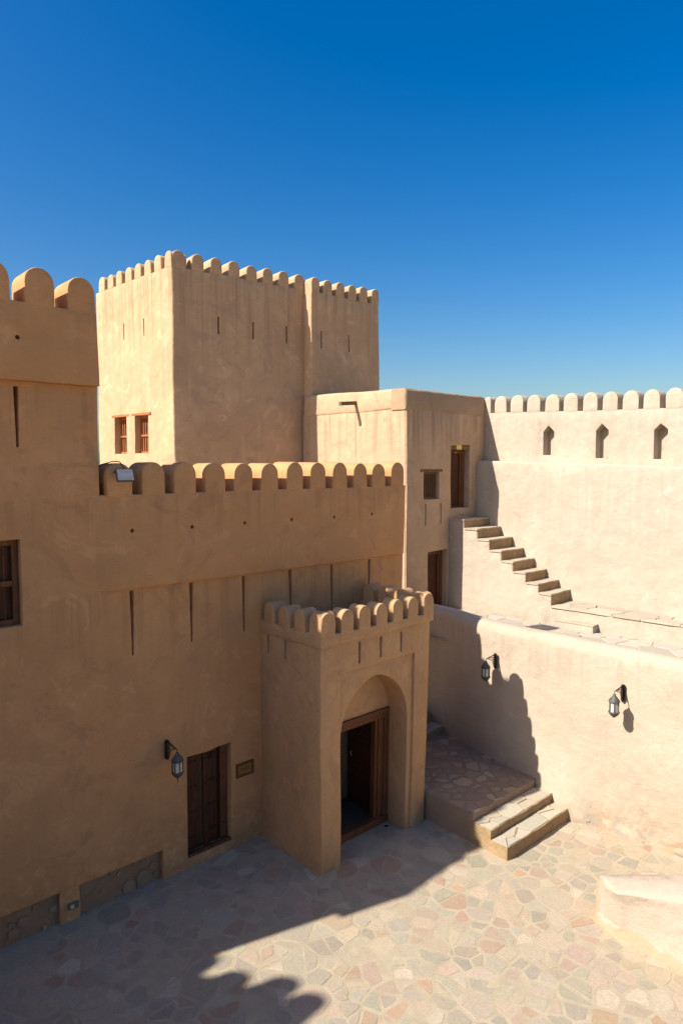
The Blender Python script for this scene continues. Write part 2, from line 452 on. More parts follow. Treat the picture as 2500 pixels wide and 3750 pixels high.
def merlons(parent, spans, z0, z1, O, U, N, t, m, proud=.003, bevel=.014):
    rs = random.Random(int(z1 * 100) + len(spans))
    O = Vector(O) - Vector(N).normalized() * proud
    for (u0, u1) in spans:
        a, b = (z0(u0), z1(u0)) if callable(z0) else (z0, z1)
        bm = bmesh.new()
        j = rs.uniform(-.012, .012); ln_ = rs.uniform(-.03, .03)
        prism(bm, merlon_outline(u0 + j, u1 + j, a - .035, b + rs.uniform(-.02, .02), rs), [], O, U, N, t + 2 * proud, grid=.11, edge=.10, bev=bevel * 1.4)
        Uu = Vector(U).normalized()
        for v in bm.verts: v.co += Uu * ln_ * (v.co.z - a) * .6
        link('merlon', bm, m, parent, bevel=bevel * 1.4, seg=3, wobble=1.0)

# ---- irregular paving: power-diagram cells, inset by the joint, corners cut, edges roughened
PAL = [(.36, .35, .27), (.33, .33, .26), (.40, .38, .30), (.42, .38, .28), (.52, .34, .24), (.54, .37, .27), (.52, .40, .27), (.64, .52, .38), (.66, .54, .40), (.44, .38, .29), (.50, .25, .15), (.58, .43, .30), (.41, .34, .27), (.50, .42, .30), (.52, .36, .27)]
def clip(poly, n, d):
    out = []
    for i in range(len(poly)):
        a = poly[i]; b = poly[(i + 1) % len(poly)]
        da = a[0] * n[0] + a[1] * n[1] - d; db = b[0] * n[0] + b[1] * n[1] - d
        if da <= 0: out.append(a)
        if (da < 0 < db) or (db < 0 < da):
            t = da / (da - db); out.append((a[0] + (b[0] - a[0]) * t, a[1] + (b[1] - a[1]) * t))
    return out

def cells(x0, y0, x1, y1, rmin, rmax, seed, joint=(.012, .035), tries=9000, margin=.01, power=1.6, split=0.0):
    r = random.Random(seed); pts = []; G = {}
    gs = rmax * 2
    for _ in range(tries):
        p = (r.uniform(x0, x1), r.uniform(y0, y1)); rad = rmin + (rmax - rmin) * r.random() ** power
        cx, cy = int(p[0] / gs), int(p[1] / gs); ok = True
        for i in (-1, 0, 1):
            for j in (-1, 0, 1):
                for q_ in G.get((cx + i, cy + j), ()):
                    if math.hypot(p[0] - q_[0], p[1] - q_[1]) < (rad + q_[2]) * .92: ok = False; break
                if not ok: break
            if not ok: break
        if ok:
            e = (p[0], p[1], rad); pts.append(e); G.setdefault((cx, cy), []).append(e)
    out = []
    for p in pts:
      if 1:
        poly = [(x0 + margin, y0 + margin), (x1 - margin, y0 + margin), (x1 - margin, y1 - margin), (x0 + margin, y1 - margin)]
        g = r.uniform(*joint)
        cx, cy = int(p[0] / gs), int(p[1] / gs)
        nb = [q_ for i in (-2, -1, 0, 1, 2) for j in (-2, -1, 0, 1, 2) for q_ in G.get((cx + i, cy + j), ()) if q_ is not p]
        nb.sort(key=lambda q_: math.hypot(p[0] - q_[0], p[1] - q_[1]))
        for q_ in nb[:22]:
            dx, dy = q_[0] - p[0], q_[1] - p[1]; L = math.hypot(dx, dy); n = (dx / L, dy / L)
            s = (L * L + p[2] ** 2 - q_[2] ** 2) / (2 * L)
            poly = clip(poly, n, p[0] * n[0] + p[1] * n[1] + s - g)
            if len(poly) < 3: break
        if len(poly) < 3: continue
        big = p[2] > rmin + (rmax - rmin) * .45
        pieces = [poly]
        if big and r.random() < split:
            a_ = r.uniform(0, math.pi); n_ = (math.cos(a_), math.sin(a_))
            d_ = p[0] * n_[0] + p[1] * n_[1] + r.uniform(-.25, .25) * p[2]; g_ = g * r.uniform(.5, 1)
            pieces = [clip(poly, n_, d_ - g_), clip(poly, (-n_[0], -n_[1]), -d_ - g_)]
      for poly in pieces:
        if len(poly) < 3: continue
        area = abs(sum(poly[i][0] * poly[(i + 1) % len(poly)][1] - poly[(i + 1) % len(poly)][0] * poly[i][1] for i in range(len(poly)))) / 2
        if area < .004: continue
        # cut corners
        q2 = []
        n = len(poly)
        for i in range(n):
            a = poly[i - 1]; b = poly[i]; c = poly[(i + 1) % n]; k = r.uniform(.02, .10)
            q2.append((b[0] + (a[0] - b[0]) * k, b[1] + (a[1] - b[1]) * k)); q2.append((b[0] + (c[0] - b[0]) * k, b[1] + (c[1] - b[1]) * k))
        q3 = []
        n = len(q2)
        for i in range(n):
            a = q2[i]; b = q2[(i + 1) % n]; q3.append(a)
            if math.hypot(b[0] - a[0], b[1] - a[1]) > .1:
                j = .012
                q3.append(((a[0] + b[0]) / 2 + r.uniform(-j, j), (a[1] + b[1]) / 2 + r.uniform(-j, j)))
        cx_ = sum(v[0] for v in poly) / len(poly); cy_ = sum(v[1] for v in poly) / len(poly)
        out.append((q3, area, (cx_, cy_)))
    return out

def stone_into(bm, poly, c, z0, h, r, tl, tint, place=None):
    """one stone; place maps (x, y, z) to world"""
    pl = place or (lambda x, y, z: Vector((x, y, z)))
    tx, ty = r.uniform(-.008, .008), r.uniform(-.008, .008)
    fs = []
    lo = [bm.verts.new(pl(p[0], p[1], z0 - .02)) for p in poly]
    hi = [bm.verts.new(pl(c[0] + (p[0] - c[0]) * .955, c[1] + (p[1] - c[1]) * .955, z0 + h + (p[0] - c[0]) * tx + (p[1] - c[1]) * ty)) for p in poly]
    n = len(poly)
    for i in range(n): fs.append(bm.faces.new([lo[i], lo[(i + 1) % n], hi[(i + 1) % n], hi[i]]))
    fs.append(bm.faces.new(hi))
    for f in fs:
        for l in f.loops: l[tl] = (*tint, 1)

def pick_tint(r, pal=PAL, jit=.012):
    c = r.choice(pal); k = .74 * (1 + r.uniform(-.18, .18))
    if pal is PAL: c = tuple(x * .68 + y * .32 for x, y in zip(c, (.50, .40, .265)))
    return tuple(max(.02, min(.8, x * k + r.uniform(-jit, jit))) for x in c)

def lay(parent, cs, z0, hr, seed, name='paving_stone', limit=300, place=None, pal=PAL, zf=None, m='stone'):
    r = random.Random(seed)
    rest = None
    for i, (poly, area, c) in enumerate(cs):
        t = pick_tint(r, pal)
        if i < limit:
            bm = bmesh.new(); tl = bm.loops.layers.float_color.new('tint')
            stone_into(bm, poly, c, zf(c) if zf else z0, r.uniform(*hr), r, tl, t, place)
            link(name, bm, M[m], parent, smooth=False)
        else:
            if rest is None: rest = bmesh.new(); tr = rest.loops.layers.float_color.new('tint')
            stone_into(rest, poly, c, zf(c) if zf else z0, r.uniform(*hr), r, tr, t, place)
    if rest: link('small_' + name + 's', rest, M[m], parent, smooth=False, kind='stuff')

# ================================================================== ground
bm = bmesh.new()
s = 700
vs = [bm.verts.new((x, y, -.006)) for x, y in ((-s, -s), (s, -s), (s, s), (-s, s))]; bm.faces.new(vs)
o = link('ground', bm, M['sand'], None, smooth=False); o['kind'] = 'structure'
bm = bmesh.new()
nx, ny = 90, 90
gx0, gx1, gy0, gy1 = -8.0, 17.0, -9.0, 12.0
gv = [[bm.verts.new((gx0 + (gx1 - gx0) * i / nx, gy0 + (gy1 - gy0) * j / ny, .002 + .006 * noise.noise(Vector((i * .3, j * .3, 0))) + .006)) for j in range(ny + 1)] for i in range(nx + 1)]
for i in range(nx):
    for j in range(ny): bm.faces.new([gv[i][j], gv[i + 1][j], gv[i + 1][j + 1], gv[i][j + 1]])
court = link('courtyard_pavement', bm, M['mortar'], None); court['kind'] = 'structure'
cs = cells(-1.8, 0.5, 13.9, 11.5, .07, .31, 11, joint=(.014, .036), tries=30000, power=1.15, split=.6)
def size_in_view(c):
    x, y = c[2]; az = math.atan2(y, x) - R(47.76); dd = math.hypot(x, y)
    vis = abs(az) < R(28) and dd > 9.6 and y < 11.3 and not (x > 8 and y > 9.5) and not (x > 11.05 and y > 7.4) and not (x > 10.6 and y < 4.9 and x > 10.6 + 0)
    return (0 if vis else 1, -c[1] / (dd * dd + 60))
cs.sort(key=size_in_view)
lay(court, cs, .009, (.0005, .003), 5)

# ================================================================== near tower and gate wall (both face -Y)
X, Y, Zz = Vector((1, 0, 0)), Vector((0, 1, 0)), Vector((0, 0, 1))
def turn(bm):
    for v in bm.verts:
        if v.co.x < 1 and v.co.y < 12.2: v.co.y -= (1 - v.co.x) / 3.5 * .20
tw = thing('corner_tower', 'tall shaded tower at the left edge of the photo with slit and dark window', 'tower', (.8, 13, 0))
bm = bmesh.new()
niche_l = [(2.0, -.3), (3.90, -.3), (3.90, .57), (2.0, .57)]
prism(bm, [(-2.5, -.3), (2.0, -.3), (2.0, .57), (4.75, .58), (4.75, 9.09), (-2.5, 9.09)],
      [([(2.55, 5.23), (3.45, 5.23), (3.45, 6.61), (2.55, 6.61)], .34), (slot(3.47, 8.06, 9.0, .035, .075), .3),
       (slot(2.30, 8.06, 9.0, .035, .075), .3)],
      (0, 11.337, 0), X, Y, 5.2)
turn(bm); link('wall', bm, M['near'], tw, wobble=1)
bm = bmesh.new()
prism(bm, [(-2.55, 9.07), (4.74, 9.09), (4.72, 10.29), (-2.55, 10.29)], [(circ(3.47, 9.74, .035), .2), (circ(2.3, 9.74, .035), .2), (circ(1.1, 9.74, .035), .2)], (0, 11.21, 0), X, Y, .70)
turn(bm); link('parapet', bm, M['near'], tw, bevel=.022, wobble=1)
sp = []
u = 4.72
while u > -2.1:
    sp.append((u - .455, u)); u -= .665
merlons(tw, sp, 10.29, 10.84, (0, 11.21, 0), X, Y, .62, M['near'])
bm = bmesh.new(); box(bm, -2.55, 11.75, 9.07, -1.95, 15.6, 10.29); link('side_parapet', bm, M['near'], tw, bevel=.02)
# wooden window in the tower
def window(parent, mtx, w, h, m, rails=(.5,), bars=6, fr=.07, depth=.06, barw=.03, name='window', back=True, bar_split=None):
    """a wooden grille window; local x across, y into the wall, z up; bars are parts of their own"""
    bm = bmesh.new()
    box(bm, 0, 0, 0, fr, depth, h, mtx); box(bm, w - fr, 0, 0, w, depth, h, mtx)
    box(bm, fr, 0.002, h - fr, w - fr, depth, h, mtx); box(bm, fr, 0.002, 0, w - fr, depth, fr, mtx)
    wn = link(name, bm, m, parent, smooth=False, bevel=.004, seg=1)
    for r_ in rails:
        bm = bmesh.new(); box(bm, fr, -.006, h * r_ - fr * .45, w - fr, depth * .9, h * r_ + fr * .45, mtx); link('rail', bm, m, wn, smooth=False)
    for i in range(bars):
        x = fr + (w - 2 * fr) * (i + .5) / bars
        bm = bmesh.new()
        zz = [fr]
        pts = [mtx @ Vector((x, depth * .55, fr)), mtx @ Vector((x, depth * .55, h - fr))]
        tube(bm, pts, barw / 2, 8); link('bar', bm, m, wn)
    if back:
        bm = bmesh.new(); box(bm, fr * .5, depth + .05, fr * .5, w - fr * .5, depth + .06, h - fr * .5, mtx); link('shutter', bm, M['doorwood'], wn, smooth=False)
    return wn
window(tw, frame_mtx((2.553, 11.44, 5.235), X, Y), .892, 1.37, M['framewood'], rails=(.49,), bars=3, fr=.095, barw=.016)
# rubble showing in the floor niches
def rubble(parent, x0, x1, z0, z1, y, seed, rmin=.06, rmax=.19):
    bm = bmesh.new(); box(bm, x0 - .02, y, z0 - .1, x1 + .02, y + .05, z1 + .02); link('rubble_backing', bm, M['rubbleback'], parent, smooth=False)
    cc = cells(x0, z0, x1, z1, rmin, rmax, seed, joint=(.012, .055), tries=1500)
    rr_ = random.Random(seed); cc = [c for c in cc if rr_.random() < .62]
    lay(parent, cc, 0, (.004, .03), seed, m='rubble', name='rubble_stone', place=lambda a, b, d: Vector((a, y - d, b)),
        pal=[(.50, .36, .22), (.42, .27, .15), (.44, .32, .20), (.40, .29, .19), (.60, .48, .34), (.40, .27, .15)])
rubble(tw, 2.0, 3.89, .0, .56, 11.43, 3)

gw = thing('gate_wall', 'long shaded crenellated wall with six slits behind the gate porch', 'wall', (8.5, 11.6, 0))
SX = [5.29, 6.47, 7.65, 8.83, 10.0, 11.17]
bm = bmesh.new()
prism(bm, [(3.90, -.3), (4.24, -.3), (4.24, .58), (5.80, .59), (5.80, -.3), (12.37, -.3), (12.34, 5.63), (4.45, 5.63), (4.45, 1.1), (3.90, 1.1)],
      [(slot(x, z, 5.56, .03, .075), .3) for x, z in zip(SX, (4.39, 4.42, 4.44, 4.45, 4.45, 4.45))] +
      [([(6.33, .21), (7.31, .21), (7.305, 2.24), (7.0, 2.235), (6.8, 2.20), (6.33, 2.215)], .3)],
      (0, 11.34, 0), X, Y, .9)
link('wall', bm, M['near'], gw, bevel=.02, wobble=1)
bm = bmesh.new()
prism(bm, [(4.66, 5.60), (12.27, 5.61), (12.31, 7.27), (4.66, 7.27)], [(circ(x - .005, 6.63, .035), .2) for x in SX], (0, 11.25, 0), X, Y, .60)
for v in bm.verts:
    if v.co.x < 5.15 and v.co.y < 11.4: v.co.y += .083 * (1 - max(0, min(1, (v.co.x - 4.72) / .43))) ** 1.5
link('parapet', bm, M['near'], gw, bevel=.03, seg=3, wobble=1)
merlons(gw, [(4.85, 5.31), (5.49, 5.93), (6.11, 6.56), (6.76, 7.20), (7.39, 7.83), (8.03, 8.47), (8.67, 9.12), (9.32, 9.75), (9.95, 10.39), (10.58, 11.01), (11.18, 11.62), (11.81, 12.25)],
        7.27, 7.82, (0, 11.25, 0), X, Y, .60, M['near'])
rubble(gw, 4.25, 5.79, .0, .575, 11.44, 6)
# roof terrace behind the parapets
bm = bmesh.new(); box(bm, 4.756, 11.851, 5.9, 12.3, 18.6, 6.3); link('roof', bm, M['sand'], gw, smooth=False)
# double door
dr_m = frame_mtx((6.33, 11.50, .21), X, Y)
bm = bmesh.new()
for a in ((0, 0, 0, .055, .14, 2.03), (.81, -.02, .03, .98, .14, 2.03), (.055, .002, 1.93, .81, .14, 2.03), (.0, -.155, -.0, .98, -.06, .05), (.0, -.06, 0, .98, .0, .028)):
    box(bm, *a, dr_m)
door = link('door', bm, M['framewood'], gw, smooth=False, bevel=.006, seg=1)
for x0, x1, y0 in ((.06, .40, .05), (.53, .77, .05)):
    bm = bmesh.new(); box(bm, x0, y0, .03, x1, y0 + .04, 1.93, dr_m); link('door_leaf', bm, M['doorwood'], door, smooth=False, bevel=.004)
bm = bmesh.new(); box(bm, .44, .015, .03, .54, .05, 1.93, dr_m); link('centre_post', bm, M['doorwood'], door, smooth=False, bevel=.008)
for zz in (.27, .78, 1.28, 1.79):
    for xs, yy in (((.12, .20, .28), .05), ((.49,), .015), ((.58, .65, .72), .05)):
        for x in xs:
            bm = bmesh.new()
            bmesh.ops.create_uvsphere(bm, u_segments=8, v_segments=5, radius=.021, matrix=Matrix.Translation(dr_m @ Vector((x, yy, zz + (.04 if x > .55 else 0)))))
            link('stud', bm, M['iron'], door)
for x in (.885,):
    for zz in (.35, .85, 1.3, 1.8):
        bm = bmesh.new(); bmesh.ops.create_uvsphere(bm, u_segments=8, v_segments=5, radius=.018, matrix=Matrix.Translation(dr_m @ Vector((x, -.02, zz)))); link('stud', bm, M['iron'], door)
bm = bmesh.new(); tube(bm, [dr_m @ Vector(p) for p in ((.60, -.01, 1.98), (.63, -.03, 1.9), (.62, -.02, 1.8), (.59, .03, 1.76), (.55, .03, 1.78))], .012); link('door_hook', bm, M['iron'], door)

# ================================================================== porch
po = thing('gate_porch', 'square gate porch with pointed arch, crenellated top and open wooden door', 'porch', (9.55, 10.4, 0))
def lean(bm):
    for v in bm.verts:
        s_ = max(0, min(1, (v.co.x - 9.7) / 1.4)); s_ = s_ * s_ * (3 - 2 * s_)
        v.co.x -= .11 * max(0, 1 - v.co.z / 4.4) * s_
def arch(x0, x1, zs, za, zb, n=10, xa=None):
    xa = xa or (x0 + x1) / 2
    p = [(x0, zb), (x1, zb)]
    for i in range(n + 1):
        t = i / n; a = t * math.pi / 2
        p.append((x1 - (x1 - xa) * (1 - math.cos(a)) ** 1.0 * 1.0, zs + (za - zs) * (math.sin(a) * .84 + t * .16)))
    for i in range(n - 1, -1, -1):
        t = i / n; a = t * math.pi / 2
        p.append((x0 + (xa - x0) * (1 - math.cos(a)), zs + (za - zs) * (math.sin(a) * .84 + t * .16)))
    return p
AR = arch(8.61, 10.52, 2.45, 3.56, -.2, xa=9.57)
bm = bmesh.new()   # outer skin with the rectangular recess cut through
ALF = [(8.56, -.25), (10.67, -.25), (10.67, 3.82), (8.56, 3.80)]
prism(bm, [(8.06, -.3), (8.56, -.3), (8.56, 3.80), (10.67, 3.82), (10.67, -.3), (11.12, -.3), (11.14, 4.44), (8.06, 4.40)],
      [(slot(9.06, 3.91, 4.345, .045, .07), .25), (slot(9.65, 3.92, 4.345, .045, .07), .25), (slot(10.245, 3.92, 4.345, .045, .07), .25)],
      (0, 9.45, 0), X, Y, .50)
lean(bm); link('front_wall', bm, M['porch'], po, bevel=.014, wobble=.8)
bm = bmesh.new()
ol = [(8.54, -.3)] + [(8.61, -.3)] + list(reversed(AR[2:])) + [(10.52, -.3), (10.70, -.3), (10.70, 3.85), (8.54, 3.85)]
prism(bm, ol, [], (0, 9.50, 0), X, Y, .55, grid=.3, edge=.12)
lean(bm); link('arch_wall', bm, M['porch'], po, bevel=.010, wobble=.8)
# side walls
bm = bmesh.new()
prism(bm, [(9.475, -.3), (11.34, -.3), (11.34, 4.40), (9.475, 4.40)], [(slot(10.53, 3.96, 4.345, .05, .07), .2), (slot(11.10, 3.96, 4.345, .05, .07), .2)], (8.056, 0, 0), Y, X, .40, bev=.010)
link('side_wall', bm, M['porch'], po, bevel=.0, wobble=.8)
bm = bmesh.new()
prism(bm, [(9.949, -.3), (11.34, -.3), (11.34, 4.43), (9.949, 4.43)], [], (11.13, 0, 0), Y, -X, .40)
lean(bm); link('side_wall', bm, M['porch'], po, wobble=.8)
# crenellated band
def bandcorner(O, U, N, u0, u1, z0, z1, t): 
    bm = bmesh.new(); prism(bm, [(u0, z0[0]), (u1, z0[1]), (u1, z1), (u0, z1)], [], O, U, N, t); link('parapet', bm, M['porch'], po, bevel=.014, wobble=.8)
bandcorner((0, 9.40, 0), X, Y, 8.02, 11.20, (4.385, 4.44), 4.61, .34)
bandcorner((8.022, 0, 0), Y, X, 9.741, 11.335, (4.385, 4.385), 4.62, .32)
bandcorner((11.198, 0, 0), Y, -X, 9.741, 11.335, (4.43, 4.43), 4.63, .32)
def corner_merlon(parent, x0, x1, y0, y1, z0, z1, m, n=14):
    bm = bmesh.new(); zs_ = z1 - (x1 - x0) * .54 + .004
    def f(t): return math.sqrt(max(0, 1 - (2 * t - 1) ** 2))
    g_ = [[bm.verts.new((x0 + (x1 - x0) * a / n, y0 + (y1 - y0) * b / n, zs_ + (z1 - zs_) * max(f(a / n), f(b / n)))) for b in range(n + 1)] for a in range(n + 1)]
    for a in range(n):
        for b in range(n): bm.faces.new([g_[a][b], g_[a + 1][b], g_[a + 1][b + 1], g_[a][b + 1]])
    rim = [g_[a][0] for a in range(n + 1)] + [g_[n][b] for b in range(1, n + 1)] + [g_[a][n] for a in range(n - 1, -1, -1)] + [g_[0][b] for b in range(n - 1, 0, -1)]
    lo = [bm.verts.new((v.co.x, v.co.y, z0 - .035)) for v in rim]
    for i in range(len(rim)): bm.faces.new([rim[i], rim[(i + 1) % len(rim)], lo[(i + 1) % len(rim)], lo[i]])
    link('merlon', bm, m, parent, wobble=.8, angle=50)
corner_merlon(po, 8.02, 8.375, 9.397, 9.73, 4.61, 5.03, M['porch'])
corner_merlon(po, 10.87, 11.20, 9.397, 9.72, 4.61, 5.05, M['porch'])
merlons(po, [(8.52, 8.85), (8.99, 9.31), (9.46, 9.78), (9.94, 10.24), (10.40, 10.71)], 4.61, 5.03, (0, 9.40, 0), X, Y, .32, M['porch'], bevel=.012)
merlons(po, [(9.88, 10.21), (10.34, 10.70), (10.84, 11.19)], 4.62, 5.02, (8.022, 0, 0), Y, X, .34, M['porch'], bevel=.012)
merlons(po, [(9.93, 10.24), (10.40, 10.72), (10.88, 11.21)], 4.63, 5.04, (11.198, 0, 0), Y, -X, .34, M['porch'], bevel=.012)
bm = bmesh.new(); box(bm, 8.3, 9.7, 4.15, 10.95, 11.33, 4.36); link('roof', bm, M['porch'], po, smooth=False)
# vestibule floor, tympanum, wooden frame and open leaf
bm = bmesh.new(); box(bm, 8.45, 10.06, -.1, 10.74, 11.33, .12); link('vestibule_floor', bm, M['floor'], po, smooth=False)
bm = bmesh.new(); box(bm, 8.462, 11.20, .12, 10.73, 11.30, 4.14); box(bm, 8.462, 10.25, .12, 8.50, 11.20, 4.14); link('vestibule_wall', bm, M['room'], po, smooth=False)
bm = bmesh.new()
prism(bm, [(8.5, 2.53), (10.64, 2.53), (10.64, 4.1), (8.5, 4.1)], [], (0, 10.052, 0), X, Y, .2, grid=.25); link('tympanum', bm, M['porch'], po, wobble=.8)
bm = bmesh.new()
for a in ((8.5, 10.0, 2.47, 10.60, 10.12, 2.545), (8.5, 10.03, 2.335, 10.42, 10.15, 2.47), (10.42, 10.03, 0, 10.60, 10.15, 2.47), (10.47, 10.0, 0, 10.53, 10.03, 2.47),
          (10.165, 10.07, .12, 10.42, 10.20, 2.335), (10.24, 10.035, .12, 10.31, 10.07, 2.335),
          (8.5, 10.0, .12, 8.66, 10.15, 2.335), (8.66, 10.07, .12, 8.80, 10.20, 2.335), (8.5, 9.995, 0, 10.60, 10.16, .165)):
    x0, y0, z0, x1, y1, z1 = a; sh = .10
    vs = [Vector((x - (.09 * (1 - z / 4.4) if x > 9.7 else 0), y, z)) for z in (z0, z1) for y in (y0, y1) for x in (x0, x1)]
    b_ = [bm.verts.new(v) for v in vs]
    for f in ((0, 1, 3, 2), (4, 6, 7, 5), (0, 4, 5, 1), (2, 3, 7, 6), (0, 2, 6, 4), (1, 5, 7, 3)): bm.faces.new([b_[i] for i in f])
pd = link('door', bm, M['framewood'], po, smooth=False, bevel=.006, seg=1)
lm = frame_mtx((10.17, 10.22, .14), Vector((.12, .86, 0)), Vector((.86, -.12, 0)))
bm = bmesh.new(); box(bm, 0, 0, 0, .86, .05, 2.12, lm); link('door_leaf', bm, M['doorwood'], pd, smooth=False, bevel=.004)
bm = bmesh.new()
for zz in (.62, 1.05, 1.42, 1.85): box(bm, .04, -.012, zz, .82, -.0, zz + .05, lm)
link('door_rails', bm, M['doorwood'], pd, smooth=False)
for zz in (.83, 1.62):
    for k in range(9):
        bm = bmesh.new(); bmesh.ops.create_uvsphere(bm, u_segments=6, v_segments=4, radius=.014, matrix=Matrix.Translation(lm @ Vector((.08 + k * .087, -.006, zz)))); link('stud', bm, M['iron'], pd)
bm = bmesh.new(); tube(bm, [lm @ Vector((.74, -.02, 1.2)), lm @ Vector((.74, -.05, 1.15)), lm @ Vector((.74, -.02, 1.08))], .008); link('door_handle', bm, M['glass'], pd)

# ================================================================== keep (big square tower behind)
A5 = R(-5)
KU = Vector((math.cos(A5), math.sin(A5), 0)); KN = Vector((-math.sin(A5), math.cos(A5), 0))
KO = Vector((10.416, 19.134, 0))  # keep, gatehouse, curtain wall, staircase and terrace were scaled up about the camera
L94 = Vector((math.cos(R(94)), math.sin(R(94)), 0)); LN = Vector((math.sin(R(94)), -math.cos(R(94)), 0))
kp = thing('keep_tower', 'massive square keep with sunlit left face and shaded front behind the gate wall', 'tower', (12.6, 21.6, 0))
bm = bmesh.new()
prism(bm, [(0, 0), (5.16, 0), (5.16, 13.8), (0, 13.8)], [(slot(1.56, 11.916, 12.456, .065, .065), .4), (slot(2.808, 11.904, 12.468, .065, .065), .4), (slot(4.116, 11.892, 12.48, .065, .065), .4)],
      KO, KU, KN, .8, grid=.5, bev=.045)
link('front_wall', bm, M['keep'], kp, bevel=.05, wobble=2.0)
KO2 = KO - KN * 0.432
bm = bmesh.new()
prism(bm, [(4.836, 0), (7.944, 0), (7.92, 9.84), (7.86, 13.668), (4.836, 13.68)], [(slot(5.268, 11.784, 12.384, .065, .065), .4), (slot(6.492, 11.76, 12.372, .065, .065), .4)],
      KO2, KU, KN, 2.6, grid=.5, bev=.045)
link('front_wall', bm, M['keep'], kp, bevel=.05, wobble=2.0)
bm = bmesh.new()
WA = [(2.88, 8.13), (3.696, 8.13), (3.66, 9.378), (2.856, 9.378)]
WB = [(1.536, 8.13), (2.34, 8.13), (2.304, 9.378), (1.5, 9.378)]
prism(bm, [(-.002, 0), (4.82, 0), (4.82, 13.752), (-.002, 13.8)], [(WA, .36), (WB, .36), (slot(2.964, 11.916, 12.468, .055, .055), .35), (slot(1.662, 11.904, 12.444, .055, .055), .35)],
      KO - LN * .004, L94, LN, .7, grid=.5, bev=.045)
link('side_wall', bm, M['keep'], kp, bevel=.05, wobble=2.0)
sp = [(.03, 0.468)]; u = 0.678
while u < 4.68:
    sp.append((u, u + 0.414)); u += 0.63
merlons(kp, sp, 13.8, 14.292, KO, KU, KN, .54, M['keep'], bevel=.025)
sp = [(4.86, 5.208)]; u = 5.364
while u < 7.8:
    sp.append((u, min(u + 0.3816, 7.872))); u += 0.5364
merlons(kp, sp, 13.668, 14.16, KO2, KU, KN, .54, M['keep'], bevel=.025)
sp = []; u = 0.564
while u < 4.5:
    sp.append((u, u + 0.402)); u += 0.6024
merlons(kp, sp, 13.764, 14.244, KO - LN * .004, L94, LN, .54, M['keep'], bevel=.025)
merlons(kp, [(0.002, 0.348)], 13.788, 14.28, KO - LN * .004, L94, LN, .54, M['keep'], bevel=.025)
bm = bmesh.new()
pts = [KO + KN * .7, KO + KU * 7.56 + KN * .7, KO + KU * 7.4 + KN * 4.5, KO + L94 * 4.3 + LN * .5]
a = [bm.verts.new((p.x, p.y, 12.96)) for p in pts]; b = [bm.verts.new((p.x, p.y, 13.32)) for p in pts]
bm.faces.new(a[::-1]); bm.faces.new(b)
for i in range(4): bm.faces.new([a[i], a[(i + 1) % 4], b[(i + 1) % 4], b[i]])
link('roof', bm, M['sand'], kp, smooth=False)
bm = bmesh.new(); prism(bm, [(0, 0), (4.3, 0), (4.3, 13.7), (0, 13.7)], [], KO + KU * 7.9 + KN * .3, KN, -KU, .6, grid=.8); link('side_wall', bm, M['keep'], kp, wobble=2)
pb = KO + KU * 7.9 + KN * 4.2; pa = KO + L94 * 4.2 + LN * .35
bm = bmesh.new(); prism(bm, [(0, 0), ((pb - pa).length, 0), ((pb - pa).length, 13.7), (0, 13.7)], [], pb, pa - pb, Vector(((pb - pa).y, -(pb - pa).x, 0)), .5, grid=.8); link('back_wall', bm, M['keep'], kp, wobble=2)
for hole in (WA, WB):
    u0, z0 = hole[0]; u1 = hole[1][0]
    mt = frame_mtx(KO - LN * .004 + L94 * (u1 - .012) + LN * .19 + Zz * (z0 + .005), -L94, LN)
    w_ = u1 - u0 - .024
    window(kp, mt, w_, 1.236, M['sunwood'], rails=(.48,), bars=5, fr=.066, barw=.054, depth=.11)
    mt2 = frame_mtx(KO - LN * .022 + L94 * (u0 - 0.192) + Zz * 9.378, L94, LN)
    bm = bmesh.new(); box(bm, 0, 0, 0, 1.164, .2, 0.078, mt2); link('lintel', bm, M['sunwood'], kp, smooth=False, bevel=.006, seg=1)

# ================================================================== gatehouse block
bl = thing('gatehouse', 'flat roofed plastered block with two doorways above the terrace', 'building', (16.8, 15.6, 0))
bm = bmesh.new()
D2 = [(17.244, 6.36), (18.192, 6.36), (18.18, 8.4), (17.22, 8.376)]
D1 = [(16.164, 3.18), (17.112, 3.18), (17.1, 5.088), (16.164, 5.04)]
WN = [(15.942, 6.696), (16.668, 6.696), (16.656, 7.548), (15.924, 7.548)]
prism(bm, [(15.20, 0), (19.08, 0), (19.08, 9.48), (15.14, 9.48)],
      [(D2, .40), (D1, .40), (WN, .36), (slot(16.032, 5.88, 6.564, .035, .07), .14), (slot(16.752, 5.904, 6.564, .035, .065), .14), (circ(17.808, 6.132, .035), .15), (circ(17.184, 5.424, .04), .15)],
      (0, 13.8, 0), X, Y, .7)
link('front_wall', bm, M['block'], bl, bevel=.035, wobble=1.4)
bm = bmesh.new()
prism(bm, [(13.836, 0), (18.66, 0), (18.66, 9.48), (13.836, 9.48)], [], (15.12, 0, 0), Y, X, .6)
for v in bm.verts: v.co.x += .06 * max(0, 1 - v.co.z / 9.2) if v.co.x < 15.48 else 0
link('side_wall', bm, M['block'], bl, bevel=.035, wobble=1.4)
bm = bmesh.new()
prism(bm, [(15.0864, 9.384), (19.02, 9.336), (18.984, 9.984), (18.78, 10.056), (15.0864, 10.008)], [], (0, 13.7736, 0), X, Y, .6, edge=.24, bev=.09)
link('parapet', bm, M['cap'], bl, bevel=.09, seg=4, wobble=2.4)
bm = bmesh.new()
prism(bm, [(13.86, 9.384), (18.6, 9.36), (18.6, 10.152), (17.28, 10.104), (13.86, 10.014)], [], (15.0936, 0, 0), Y, X, .6, edge=.24, bev=.09)
link('parapet', bm, M['block'], bl, bevel=.09, seg=4, wobble=2.4)
